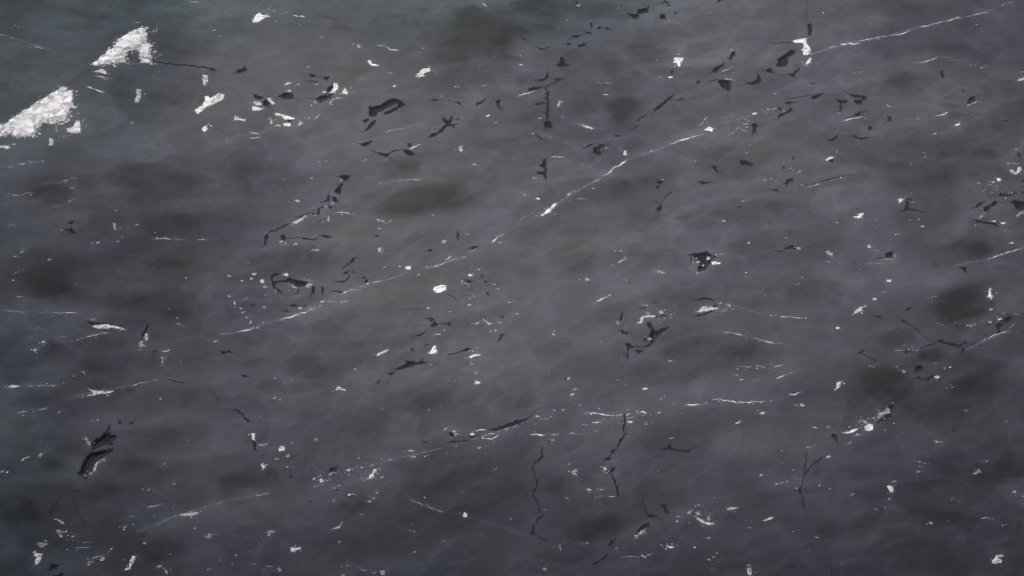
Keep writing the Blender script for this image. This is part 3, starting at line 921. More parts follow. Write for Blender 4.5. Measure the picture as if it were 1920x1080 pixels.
s 9 .42 1200,870 1225,870
p .77 1855,938 1880,930 1900,938 1880,948
s 14 .57 1675,1020 1720,995
s 14 .72 540,937 620,940 700,948 770,955
s 10 .62 785,955 828,955
d 11 .57 868,950
s 12 .52 860,978 920,965
p .67 862,998 905,998 900,1010 870,1010
s 14 .62 935,940 985,930 1015,940
d 12 .52 1105,935
s 14 .62 600,1012 670,1008
s 9 .52 525,1025 555,1022
s 11 .57 615,1068 660,1068
d 11 .37 1005,1022
s 10 .57 305,918 330,918
d 12 .5 385,915
d 11 .62 192,963
s 10 .42 230,985 310,970
j 20 845,940 845,1000 840,1085
s 9 .42 0,1047 50,1040
q 12 .8 720,820 745,870
q 12 .8 765,830 760,870
q 12 .8 815,680 840,650
T 1440 540
s 10 .5 10,205 40,210
s 10 .57 90,218 170,218 270,228
p .67 640,192 660,165 700,140 745,130 700,160 710,168 670,185
d 15 .62 800,83
d 9 .37 868,32
p .77 505,300 520,290 540,302 520,310
s 9 .37 485,318 505,307
k 1030,165 1050,145 1085,142 1060,160 1050,172
q 14 .7 1190,100 1220,160 1250,190
k 785,206 860,214 830,223
k 985,235 1020,240 1070,270 1060,278 1010,255
j 7 1070,275 1130,330 1210,390
s 9 .72 950,472 1040,468
k 1000,478 1050,462 1072,476 1040,488
s 10 .57 1080,465 1120,460
j 9 1160,450 1225,420 1260,402
j 7 1280,392 1320,372
k 1262,400 1290,390 1350,408 1430,425 1465,408 1480,395 1492,405 1470,418 1440,440 1380,432 1320,415
k 1450,455 1475,450 1465,485 1448,495
q 24 .7 1480,450 1560,400
k 675,488 700,470 722,470 690,492
j 7 700,495 760,520 820,545
k 1705,275 1755,262 1765,272 1740,295 1735,315 1752,330 1740,345 1718,340 1722,310 1708,290
k 1755,240 1790,225 1810,215 1828,205 1820,235 1795,258 1770,250
k 1643,272 1677,263 1660,282
p .67 1720,238 1745,222 1752,230 1730,242
s 10 .52 1840,195 1875,195
d 11 .52 1665,256
s 9 .42 1755,190 1785,185
s 12 .62 1570,415 1630,385 1700,355 1770,335 1820,320
s 12 .57 1490,285 1550,275
p .82 1645,70 1655,50 1660,0 1672,0 1672,45 1690,62 1670,78
p .52 1658,150 1690,158 1665,170
k 1098,615 1110,585 1140,578 1168,585 1162,612 1135,628 1105,630
k 1105,675 1130,655 1150,680 1175,690 1130,682
k 1178,692 1200,667 1260,655 1230,670 1197,697
p .72 1245,672 1262,652 1290,665 1270,682
p .47 998,615 1030,625 1020,637
d 10 .37 968,590
d 10 .37 768,585
d 10 .42 1328,600
s 12 .52 45,590 95,585 135,568
s 14 .62 62,682 95,662 125,655
s 11 .57 160,638 185,632
p .77 495,768 515,740 515,715 545,700 552,712 540,740 515,755
s 12 .52 150,800 200,798 260,780
d 17 .55 258,880
d 11 .37 210,880
s 10 .42 10,850 40,843
s 12 .62 335,1050 370,1048
d 12 .37 450,1042
p .52 815,965 840,935 900,900 920,915 915,938 885,945 850,955 830,985
k 905,893 930,870 945,880 930,920 920,960 880,985 840,1005 810,1010 870,967 888,950 922,938
p .97 725,1045 755,1015 785,1025 785,1060 760,1072 728,1065
s 12 .52 680,1010 700,995 740,1005
p .85 610,1078 630,1060 690,1050 660,1072 630,1085 600,1092 555,1085
s 9 .37 1460,915 1500,920
d 10 .32 1385,745
k 1380,1065 1412,1046 1395,1070
T 0 810
s 14 .57 155,215 190,195 230,178
p .52 285,190 300,160 322,155 310,175
s 10 .37 350,100 372,92
p .52 -10,290 30,288 20,305 -10,305
k 685,140 690,80 720,50 760,30 780,5 830,0 840,25 880,22 870,45 848,65 840,97 800,92 750,105
k 570,310 600,290 620,230 645,180 685,152 740,142 800,130 860,125 830,150 790,180 740,203 708,235 700,268 660,305 645,365 610,330
p .66 668,310 694,304 705,272 712,244 742,220 792,192 772,210 735,232 722,262 712,288 682,318
d 11 .5 640,328
p .37 630,40 660,50 680,100 665,100 650,75
q 24 .8 555,438 595,440
q 24 .7 380,610 420,540 460,470
q 18 .7 555,500 590,620 640,690
p .62 415,650 455,660 485,685 465,690 440,672
p .57 418,735 450,738 490,750 480,760 445,757 472,790 450,790 430,760
d 12 .67 547,785
s 9 .35 570,818 600,820
s 9 .37 620,832 690,825
s 9 .42 570,868 690,868
p .57 280,830 330,830 360,840 340,850 320,868 295,860
p .92 250,925 270,905 320,915 310,935 305,960 285,985 265,998 265,965 280,945
f 50 .7 100,1080 200,1062 240,1030 270,990
f 34 1 1030,750 1100,710 1200,672 1280,645 1340,625
p .62 1340,625 1380,612 1440,605 1495,602 1480,615 1420,630 1370,628
f 60 .6 1480,600 1560,575 1640,540 1800,480 1880,445
s 10 .37 1845,492 1920,480
s 14 .62 1110,572 1160,555 1212,540
s 14 .52 975,645 1015,630
d 16 .42 938,712
p .52 820,878 845,868 840,885
f 70 .9 420,1040 500,1000 640,960 740,935
s 10 .42 690,955 730,938 785,920
p .57 655,1000 660,970 700,968 700,980 675,980 672,1000
d 17 .67 770,957
s 9 .32 740,1025 775,985
p .87 990,930 1015,930 1010,965 985,1000 975,1030 930,1035 970,1010 970,980
d 15 .52 1085,835
p .52 1170,1015 1195,1000 1220,1000 1200,1015
p .62 1235,1040 1255,1035 1260,1060 1245,1060
p .47 1540,785 1570,765 1600,770 1580,795 1550,795
d 11 .37 1305,387
d 11 .32 1115,435
d 11 .32 1570,1030
d 11 .32 1235,240
k 370,1030 385,995 430,995 425,1020 395,1025
k 420,1075 475,1050 465,1080
q 40 .9 1050,772 1080,765
q 18 1 1802,580
q 40 .8 720,830 735,815
p .87 1885,10 1915,12 1905,60 1890,55
k 1895,70 1920,75 1920,140 1900,130
T 480 810
p .52 15,95 50,95 90,78 80,95 30,105
p .87 170,120 190,105 215,108 212,140 175,145
d 10 .5 268,82
p .47 430,65 450,40 465,65
d 17 .45 240,182
d 12 .42 163,203
p .77 32,240 48,238 72,260 55,275 40,258
d 10 .5 235,262
k 250,335 265,318 280,335 262,347
q 18 .9 95,330 95,295 120,280 150,300 150,330
k 540,290 580,265 610,258 605,280 570,300
s 12 .42 545,320 580,305 625,308
p .57 675,292 695,275 715,280 700,295
p .77 475,360 495,350 508,372 485,380
d 12 .62 437,352
s 14 .42 435,415 490,390
p .72 815,358 850,345 850,325 875,305 885,278 908,280 905,300 885,315 885,345 850,352
d 13 .37 945,340
d 11 .42 622,402
f 40 .4 630,150 630,240
k 590,430 620,432 610,447
p .47 690,465 740,460 715,472
k 695,477 735,472 715,490
p .67 830,520 860,513 860,527
d 11 .47 885,497
p .42 570,520 595,508 590,522
d 11 .32 910,460
k 400,520 420,510 425,528
s 12 .52 0,475 50,468 105,462
s 10 .52 990,204 1030,204
s 10 .62 1140,143 1185,143
p .62 1150,190 1180,180 1200,185 1190,195
s 14 .42 1260,180 1320,165
d 15 .47 1675,120
k 1445,0 1470,2 1485,30 1460,35
d 11 .62 1500,18
s 9 .42 1510,20 1540,20
p .87 1600,15 1625,6 1642,16 1620,33
k 1600,32 1640,25 1625,48
s 13 .52 1700,15 1700,40 1740,52 1790,48 1825,20
s 18 .62 1740,22 1785,8
j 10 1430,80 1510,70 1610,65
k 1253,70 1282,70 1268,87
s 10 .37 1160,505 1280,560 1410,600
f 14 .6 1160,505 1410,600 1550,628
p .92 1550,625 1565,600 1585,615 1580,638 1555,638
f 16 .7 1590,635 1700,660 1840,705 1920,740 2060,790
p .52 560,735 600,715 630,700 640,680 645,695 625,722 590,728
s 9 .42 775,618 800,616
p .92 260,865 290,870 335,865 330,880 300,885 295,900 265,900
p .42 90,745 130,735 140,755 110,765 92,760
d 10 .7 98,770
d 11 .37 625,825
d 12 .42 1190,900
s 10 .42 1385,828 1415,818
d 10 .32 685,1003
s 12 .47 780,1022 830,1042
p .42 870,1045 905,1055 890,1062
p .57 935,1060 945,1040 968,1040 960,1070 945,1075
p .72 635,1072 662,1068 662,1085
s 10 .42 50,1030 75,1025
p .47 155,1020 180,1020 190,1048 175,1040
k 110,1060 150,1065 120,1078
d 10 .37 105,1008
d 11 .32 1800,277
T 960 810
s 14 .77 140,15 180,20 250,22
s 12 .52 290,20 350,20
s 12 .52 420,14 495,14
d 11 .37 300,62
j 7 290,60 275,105
j 12 225,115 225,180 210,200 160,240
q 12 .8 145,260 170,300
j 14 175,320 190,370 190,410 165,440 160,480 190,510 195,555 208,600
j 14 235,632 195,655 175,685
k 150,700 168,690 165,740 172,770 138,760 150,745
k 215,795 240,800 268,818 240,815
j 20 850,5 835,40
k 795,100 800,60 830,35 840,45 815,75 805,100
j 12 740,155 765,130
k 695,205 720,190 740,200 720,215
k 720,310 755,265 775,275 750,300
j 18 740,300 750,345 775,395 790,440 798,485
p .67 675,260 695,262 710,280 690,285
d 11 .37 708,305
p .62 445,300 465,285 495,282 490,295 475,300 490,325 455,318
d 11 .37 430,243
q 60 .8 545,360 565,360
p .72 555,428 575,425 600,437 575,440
s 10 .52 655,430 688,430
s 10 .62 645,480 680,480
s 9 .42 720,487 785,483
d 11 .37 410,495
f 40 .3 920,370 920,400
k 1115,125 1160,115 1185,90 1200,115 1230,130 1300,138 1345,125 1325,150 1270,145 1210,132 1140,128
d 11 .42 1190,48
q 20 .9 1070,185 1140,187
k 970,510 990,540 1010,600 1030,620 1085,620 1090,632 1040,645 1010,625 990,570
k 1120,545 1150,545 1170,600 1150,605 1135,575
k 940,745 950,720 985,695 1025,682 1028,705 985,723 958,748
p .57 947,768 967,740 997,730 1002,752 967,773
p .42 925,792 938,775 943,787
p .62 1310,605 1330,592 1340,605 1325,615
p .62 1370,605 1400,605 1420,625 1395,625
p .82 1380,650 1415,650 1440,670 1480,680 1525,688 1470,695 1435,685 1400,662
p .47 1460,645 1480,620 1490,655 1475,665
d 11 .42 1403,548
s 9 .32 1230,637 1270,635
p .62 1610,575 1640,565 1690,568 1650,585 1620,588
q 30 .8 1600,645 1635,625 1665,640
p .7 1890,662 1920,648 1940,636 1965,641 1940,656 1895,670
p .77 1150,850 1185,855 1220,860 1205,875 1185,872
p .67 1460,790 1480,785 1492,795 1470,800
p .52 1000,930 1020,918 1048,912 1035,925
s 12 .52 500,843 550,842
f 16 .6 500,843 600,840 710,820
s 10 .37 820,938 950,938
k 725,840 740,820 768,812 755,835 735,860
j 12 710,910 695,945 650,970 600,995
d 14 .32 360,855
d 14 .47 245,1027
d 12 .42 1515,938
p .72 1765,1020 1795,1015 1798,1055 1790,1075 1770,1070
d 11 .37 1780,1000
d 12 .57 1870,323
s 9 .32 1490,1035 1520,1035
d 10 .32 790,870
T 1440 810
k 470,35 480,12 505,15 522,45 515,78 500,60
d 15 .62 455,185
d 12 .47 298,117
d 12 .42 612,85
s 9 .42 640,30 715,15
q 10 .9 298,135 298,175
q 60 .5 360,220 370,300
d 12 .52 65,392
s 8 .35 75,390 145,368
d 11 .37 190,285
k 226,430 240,413 248,450 235,457
d 11 .5 213,422
q 18 .8 140,315 150,325
q 12 .8 265,500 270,560 288,600
q 10 .8 290,655 360,662
q 20 .9 375,745 410,745
s 14 .37 350,785 385,785
p .57 1240,65 1265,68 1290,75 1265,82
s 10 .42 1105,215 1135,218
d 11 .37 1175,238
s 9 .32 1125,260 1165,260
d 12 .37 1130,298
p .97 890,405 910,400 935,408 940,450 920,455 905,430
d 12 .42 942,375
d 12 .37 910,503
p .62 1550,288 1598,290 1590,300 1560,315 1525,318 1570,302
s 10 .47 1370,496 1400,496
d 11 .37 1637,220
f 24 .8 1770,352 1930,362
d 14 .52 1850,450
s 9 .42 1900,480 1930,480
s 9 .42 1900,540 1930,540
s 10 .57 1600,645 1650,643
s 10 .47 1670,648 1705,652
d 13 .57 1220,683
d 10 .32 1757,700
d 11 .37 635,468
d 11 .32 805,578
p .92 1675,970 1695,950 1712,925 1735,920 1770,930 1720,942 1750,960 1750,980 1690,985
k 158,1005 192,998 180,1017
T 0 0
s 7 0.29 1640,2536 1880,2460 2120,2392 2340,2320 2560,2208
s 7 0.32 2560,2208 2800,2140 3040,2048 3320,1976 3600,1860 3780,1752
s 7 0.27 3780,1752 3940,1648 4064,1616
s 7 0.32 4160,1536 4340,1428 4536,1312
s 7 0.29 4712,1200 4880,1140 5080,1060 5280,988
s 7 0.23 5340,960 5560,888 5840,812
s 8 0.37 6224,352 6560,288 6920,200 7240,128 7560,40
f 26 0.5 1680,2520 2560,2200 3760,1760 4080,1608 4700,1200 5320,960 5920,780
s 7 0.25 2800,3480 3120,3408 3400,3340 3720,3248 4160,3088
f 20 0.5 2560,3540 3120,3408 4160,3088 4720,3104 5920,2980
s 7 0.23 0,2332 240,2344 600,2352
s 7 0.23 0,2888 440,2896
s 7 0.21 560,2964 1000,2888 1320,2820
s 7 0.21 5480,2500 5760,2560 5960,2600
s 7 0.21 6760,480 7040,448 7320,460
s 7 0.21 5320,2240 5720,2360 6040,2388
s 7 0.21 7200,2640 7440,2540 7660,2400
s 7 0.21 7120,2000 7400,1948 7680,1860
s 7 0.21 1040,3992 1320,3872 1680,3760 2000,3700
s 6 0.21 0,256 360,368 600,460
j 9 6048,3370 6044,3460 6030,3560 6008,3660
j 8 6008,3680 6020,3770 6046,3860
j 8 6030,3560 6100,3480 6170,3420
s 7 0.45 6072,416 6140,392 6224,360
j 7 4064,3344 4068,3420
j 6 4000,3480 3992,3520 4016,3568
j 6 4048,3840 4076,3872
j 6 4008,4004 4056,4036
j 6 4640,3340 4592,3400 4552,3448
j 6 4584,3488 4576,3536
f 16 0.45 3120,3760 3480,3868 3840,3980 4120,4072
"""
marks = []
def jag(pts):
    # break the smooth sides of a crevice into small steps
    s = sum(a[0] * b[1] - b[0] * a[1] for a, b in zip(pts, pts[1:] + pts[:1]))
    out = []
    for a, b in zip(pts, pts[1:] + pts[:1]):
        l = math.hypot(b[0] - a[0], b[1] - a[1]); n = max(1, min(8, int(l / 2.2)))
        nx, ny = (b[1] - a[1]) / (l + 1e-6), -(b[0] - a[0]) / (l + 1e-6)
        if s < 0: nx, ny = -nx, -ny                        # outward
        for k in range(n):
            j = random.uniform(-1.0, .9) if k else random.uniform(-.5, .2)
            out.append((a[0] + (b[0] - a[0]) * k / n + nx * j, a[1] + (b[1] - a[1]) * k / n + ny * j))
    return out
ox = oy = 0
for ln in DATA.strip().splitlines():
    t = ln.split()
    if t[0] == 'T':
        ox, oy = float(t[1]), float(t[2]); continue
    nnum = {'p': 1, 's': 2, 'd': 2, 'f': 2, 'q': 2, 'k': 0, 'j': 1}[t[0]]
    num = [float(v) for v in t[1:1 + nnum]]
    pts = [(float(a) / 4 + ox, float(b) / 4 + oy) for a, b in (v.split(',') for v in t[1 + nnum:])]
    if t[0] == 'k':
        pts = jag(pts)
    marks.append((t[0], num, pts, [at(*p) for p in pts]))
Q = PX / 4                                                  # metres in a quarter pixel

# ------------------------------------------------------------------ the bedrock sheet
def axis(a, b, step, far):
    core = np.arange(a, b + step / 2, step)
    out = []; d = step; v = b
    while v < far:
        d *= 1.2; v += d; out.append(v)
    hi = np.array(out)
    out = []; d = step; v = a
    while v > -far:
        d *= 1.2; v -= d; out.append(v)
    return np.concatenate([np.array(out[::-1]), core, hi])
vx = axis(-2.30, 2.30, .0040, 150.0); vy = axis(-1.42, 1.72, .0040, 150.0)
VX, VY = np.meshgrid(vx, vy)
VZ = height(VX, VY)
far = np.clip((np.hypot(VX, VY) - 5) / 20, 0, 1)
VZ = VZ + far * (.9 * np.sin(VX * .11 + 1) * np.cos(VY * .09) + .25 * np.sin(VX * .43 + VY * .31))
rock_tone = np.ones_like(VX)  # tone factor of the rock colour: ovals, cell web, faint veins, pale margins
cut = np.zeros_like(VX)

def window(pts, pad):
    xs = [p[0] for p in pts]; ys = [p[1] for p in pts]
    i0, i1 = np.searchsorted(vx, [min(xs) - pad, max(xs) + pad]); j0, j1 = np.searchsorted(vy, [min(ys) - pad, max(ys) + pad])
    return slice(j0, j1), slice(i0, i1)
def seg_dist(X, Y, pts):
    d = np.full(X.shape, 1e9)
    for a, b in zip(pts[:-1], pts[1:]):
        ex, ey = b[0] - a[0], b[1] - a[1]
        t = np.clip(((X - a[0]) * ex + (Y - a[1]) * ey) / (ex * ex + ey * ey + 1e-12), 0, 1)
        d = np.minimum(d, np.hypot(X - a[0] - t * ex, Y - a[1] - t * ey))
    return d if len(pts) > 1 else np.hypot(X - pts[0][0], Y - pts[0][1])
def inside(X, Y, pts):
    r = np.zeros(X.shape, bool); n = len(pts)
    for i in range(n):
        (x1, y1), (x2, y2) = pts[i], pts[(i + 1) % n]
        if y1 == y2: continue
        c = ((y1 > Y) != (y2 > Y)) & (X < (x2 - x1) * (Y - y1) / (y2 - y1) + x1)
        r ^= c
    return r
# ovals go mostly into the rock colour
def cells(size, turn, stretch, warp, seed):
    # rounded cells of the rock: a tone for each cell and the nearness to the web between cells
    r_ = np.random.default_rng(seed); a = math.radians(turn)
    wx_ = VX + warp * sample(band_noise(size * .5, size * .4, 0), VX, VY); wy_ = VY + warp * .6 * sample(band_noise(size * .5, size * .4, 0), VX, VY)
    u = (wx_ * math.cos(a) + wy_ * math.sin(a)) / size; v = (-wx_ * math.sin(a) + wy_ * math.cos(a)) / size * stretch
    iu = np.floor(u).astype(int); iv = np.floor(v).astype(int)
    T = r_.random((3, 257, 257))
    f1 = np.full(u.shape, 9.0); f2 = np.full(u.shape, 9.0); cw = np.zeros(u.shape); ww = np.zeros(u.shape)
    for di in (-1, 0, 1):
        for dj in (-1, 0, 1):
            i = (iu + di) % 257; j = (iv + dj) % 257
            d = np.hypot(iu + di + T[0, j, i] - u, iv + dj + T[1, j, i] - v)
            w = np.exp(-14 * d); cw += w * T[2, j, i]; ww += w
            f2 = np.where(d < f1, f1, np.minimum(f2, d)); f1 = np.minimum(f1, d)
    return cw / ww, np.exp(-((f2 - f1) / .19) ** 2)
near = (np.hypot(VX, VY) < 6)
haze_ = np.zeros_like(VX)
for size, turn, stretch, warp, seed, web, cell in ((.30, 8, 2.0, .05, 3, .15, .36), (.13, 15, 1.7, .022, 4, .15, .30), (.055, 20, 1.5, .009, 5, .09, .15), (.026, 25, 1.4, .005, 6, .04, .07)):
    c_, e_ = cells(size, turn, stretch, warp, seed)
    patch = np.clip(.45 + .6 * sample(band_noise(size * .7, size * .5, 20), VX, VY), 0, 1.3)
    rock_tone *= np.where(near, (1 + cell * (c_ - .55)) * (1 + web * e_ * patch), 1)
rock_tone += 1.45 * sample(oval_tone, VX, VY) + sample(pale_rim, VX, VY) + .02 * sample(cloud, VX, VY)
for kind, num, px, pts in marks:
    if kind in 'psdkj':                                    # paler, broken-up rock round every cluster of marks
        w = .034
        sl_ = window(pts, w * 2.5)
        haze_[sl_] += .075 * np.exp(-(seg_dist(VX[sl_], VY[sl_], pts) / w) ** 2)
    if kind in 'fq':
        w = num[0] * Q * .5
        sl_ = window(pts, w * 4)
        d = seg_dist(VX[sl_], VY[sl_], pts)
        g = np.exp(-(d / w) ** 2)
        rock_tone[sl_] += (.30 if kind == 'f' else -.36) * num[1] * g
    elif kind == 'k':
        sl_ = window(pts, .01)
        c = inside(VX[sl_], VY[sl_], pts) & (seg_dist(VX[sl_], VY[sl_], pts + pts[:1]) > .0045)
        cut[sl_] = np.maximum(cut[sl_], c * 1.0)
    elif kind in 'psd':                                    # pale margin round the pale stone
        w = {'p': .007, 's': .006, 'd': .005}[kind]
        sl_ = window(pts, w * 3)
        dd = seg_dist(VX[sl_], VY[sl_], pts + pts[:1] if kind == 'p' else pts)
        b_ = num[-1] if kind != 'p' else num[0]
        rock_tone[sl_] += .40 * b_ * np.exp(-(dd / w) ** 2) * (.45 + .55 * sample(blotch, VX[sl_], VY[sl_]))
rock_tone += np.clip(haze_, 0, .22) * (.55 + .45 * np.clip(sample(band_noise(.03, .018, 12), VX, VY), -1, 1.6))
VZ = VZ - cut * .022
tealT = np.array([
    [1., 1., 1., .9, .9, .8, .4, .05, .0, .1],
    [1., .6, .0, .0, .0, .0, .0, .0, .0, .0],
    [.6, .05, .0, .0, .0, .0, .0, .0, .0, .0],
    [.5, .05, .0, .0, .1, .0, .0, .0, .0, .0],
    [.6, .1, .0, .0, .0, .1, .0, .0, .0, .1],
    [.6, .2, .0, .0, .0, .0, .0, .0, .0, .0],
    [.5, .3, .1, .0, .0, .0, .0, .0, .0, .0]])
PXv, PYv = project(VX, VY, VZ)
teal = smooth_table(PXv / 1920, PYv / 1080, tealT) * .9 + .06 * sample(cloud, VX, VY)
teal = np.clip(teal, 0, 1)
n_r, n_c = VX.shape
me = bpy.data.meshes.new('bedrock')
me.vertices.add(n_r * n_c)
me.vertices.foreach_set('co', np.stack([VX, VY, VZ], -1).reshape(-1).astype(np.float32))
idx = np.arange(n_r * n_c).reshape(n_r, n_c)
quads = np.stack([idx[:-1, :-1], idx[:-1, 1:], idx[1:, 1:], idx[1:, :-1]], -1).reshape(-1, 4)
nf = len(quads)
me.loops.add(nf * 4); me.polygons.add(nf)
me.loops.foreach_set('vertex_index', quads.reshape(-1).astype(np.int32))
me.polygons.foreach_set('loop_start', (np.arange(nf) * 4).astype(np.int32))
me.polygons.foreach_set('use_smooth', np.ones(nf, bool))
me.update(calc_edges=True); me.validate()
for nm, arr in (('rock_tone', np.clip(rock_tone, .35, 1.6)), ('teal', teal)):
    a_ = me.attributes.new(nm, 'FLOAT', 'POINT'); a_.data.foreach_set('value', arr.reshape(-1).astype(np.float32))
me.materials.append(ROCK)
bedrock = bpy.data.objects.new('bedrock', me); C.objects.link(bedrock)
bedrock['kind'] = 'structure'
bedrock['label'] = 'smooth dark grey bedrock with pale veins and black crevices'

# ------------------------------------------------------------------ pieces
def add(name, verts, faces, mat, parent=None, smooth=False):
    cx = sum(v[0] for v in verts) / len(verts); cy = sum(v[1] for v in verts) / len(verts)
    cz = float(height(cx, cy))
    m = bpy.data.meshes.new(name)
    m.from_pydata([(v[0] - cx, v[1] - cy, v[2] - cz) for v in verts], [], faces)
    m.materials.append(mat); m.validate(); m.update()
    o = bpy.data.objects.new(name, m); C.objects.link(o); o.location = (cx, cy, cz)
    if parent: o.parent = parent
    return o
def area(pts):
    return abs(sum(a[0] * b[1] - b[0] * a[1] for a, b in zip(pts, pts[1:] + pts[:1]))) / 2
def ccw(pts):
    s = sum(a[0] * b[1] - b[0] * a[1] for a, b in zip(pts, pts[1:] + pts[:1]))
    return pts if s > 0 else pts[::-1]
def rough_outline(pts, step, amp):
    out = []
    for a, b in zip(pts, pts[1:] + pts[:1]):
        l = math.hypot(b[0] - a[0], b[1] - a[1]); n = max(1, min(16, int(l / step)))
        nx, ny = (b[1] - a[1]) / (l + 1e-9), -(b[0] - a[0]) / (l + 1e-9)
        for k in range(n):
            t = k / n; j = random.uniform(-amp, amp) if k else random.uniform(-amp, amp) * .4
            out.append((a[0] + (b[0] - a[0]) * t + nx * j, a[1] + (b[1] - a[1]) * t + ny * j))
    return out
def slab(name, pts, t, mat, parent=None, inner=6):
    # a broken flake: upright broken edge, uneven top
    big_ = inner > 20
    pts = ccw(rough_outline(pts, .009 if big_ else .008, .0045 if big_ else .0022))
    n = len(pts)
    xs = [p[0] for p in pts]; ys = [p[1] for p in pts]
    extra = []
    tries = 0
    X = np.array([0.0]); Y = np.array([0.0])
    while len(extra) < inner and tries < 200:
        tries += 1
        q = (random.uniform(min(xs), max(xs)), random.uniform(min(ys), max(ys)))
        if inside(np.array([q[0]]), np.array([q[1]]), pts)[0] and seg_dist(np.array([q[0]]), np.array([q[1]]), pts + pts[:1])[0] > .004:
            extra.append(q)
    co = [Vector(p) for p in pts + extra]
    res = geometry.delaunay_2d_cdt(co, [], [list(range(n))], 1, 1e-6)
    v2, _, f2 = res[0], res[1], res[2]
    orig = res[3]
    top = []
    for i, v in enumerate(v2):
        rim = any(k < n for k in orig[i])
        top.append((v.x, v.y, float(height(v.x, v.y)) + t * (random.uniform(.1, .5) if rim else random.uniform(.6, 1.5))))
    verts = top; faces = [tuple(f) for f in f2]
    ring = {}
    for i in range(len(v2)):
        for k in orig[i]:
            if k < n: ring[k] = i
    order = [ring[k] for k in range(n) if k in ring]
    base = len(verts)
    verts = verts + [(v2[i].x, v2[i].y, float(height(v2[i].x, v2[i].y)) - .006) for i in order]
    m = len(order)
    for k in range(m):
        a, b = order[k], order[(k + 1) % m]
        if a != b: faces.append((b, a, base + k, base + (k + 1) % m))
    o = add(name, verts, faces, mat, parent)
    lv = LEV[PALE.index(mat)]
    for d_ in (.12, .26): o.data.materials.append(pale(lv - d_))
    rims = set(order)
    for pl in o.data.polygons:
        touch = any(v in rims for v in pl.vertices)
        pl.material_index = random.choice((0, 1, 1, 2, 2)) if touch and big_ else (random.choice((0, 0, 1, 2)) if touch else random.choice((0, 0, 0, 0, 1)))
    return o
def ribbon(name, pts, w, rise, mat, parent, sink=None):
    # a tapering seam standing a little proud of the rock (or lying in its cut)
    P = []
    for a, b in zip(pts[:-1], pts[1:]):
        l = math.hypot(b[0] - a[0], b[1] - a[1]); n = max(2, min(9, int(l / .012)))
        P += [(a[0] + (b[0] - a[0]) * k / n, a[1] + (b[1] - a[1]) * k / n) for k in range(n)]
    P.append(pts[-1])
    n = len(P); verts = []; faces = []
    for i, p in enumerate(P):
        a = P[max(0, i - 1)]; b = P[min(n - 1, i + 1)]
        l = math.hypot(b[0] - a[0], b[1] - a[1]) + 1e-9
        nx, ny = -(b[1] - a[1]) / l, (b[0] - a[0]) / l
        u = i / (n - 1)
        k = min(1, .45 + 3.5 * min(u, 1 - u)) * random.uniform(.35, 1.3)
        j = random.uniform(-.25, .25) * w if sink is None else 0
        cx, cy = p[0] + nx * j, p[1] + ny * j
        hw = w * .5 * k if sink is None else w * .5 + .003
        z = float(height(cx, cy))
        for s in (-1, 0, 1):
            x, y = cx + nx * hw * s, cy + ny * hw * s
            zz = (z + rise * k if s == 0 else float(height(x, y)) - .002) if sink is None else float(height(x, y)) - sink
            verts.append((x, y, zz))
    for i in range(n - 1):
        a = i * 3; faces += [(a, a + 3, a + 4, a + 1), (a + 1, a + 4, a + 5, a + 2)]
    return add(name, verts, faces, mat, parent)
def nub(name, p, r, mat, parent):
    n = 7; verts = []; ph = random.uniform(0, 6.28); st = random.uniform(.7, 1.0); rt = random.uniform(-.4, .6)
    for rr, zz in ((1, -.003), (.62, r * .14)):
        for k in range(n):
            a = ph + k * 2 * math.pi / n; q = rr * r * random.uniform(.75, 1.2)
            x, y = q * math.cos(a) * 1.35, q * math.sin(a) * st * .85
            x, y = p[0] + x * math.cos(rt) - y * math.sin(rt), p[1] + x * math.sin(rt) + y * math.cos(rt)
            verts.append((x, y, float(height(x, y)) + zz * random.uniform(.8, 1.2)))
    faces = [(k, (k + 1) % n, n + (k + 1) % n, n + k) for k in range(n)] + [tuple(range(n, 2 * n))]
    return add(name, verts, faces, mat, parent)
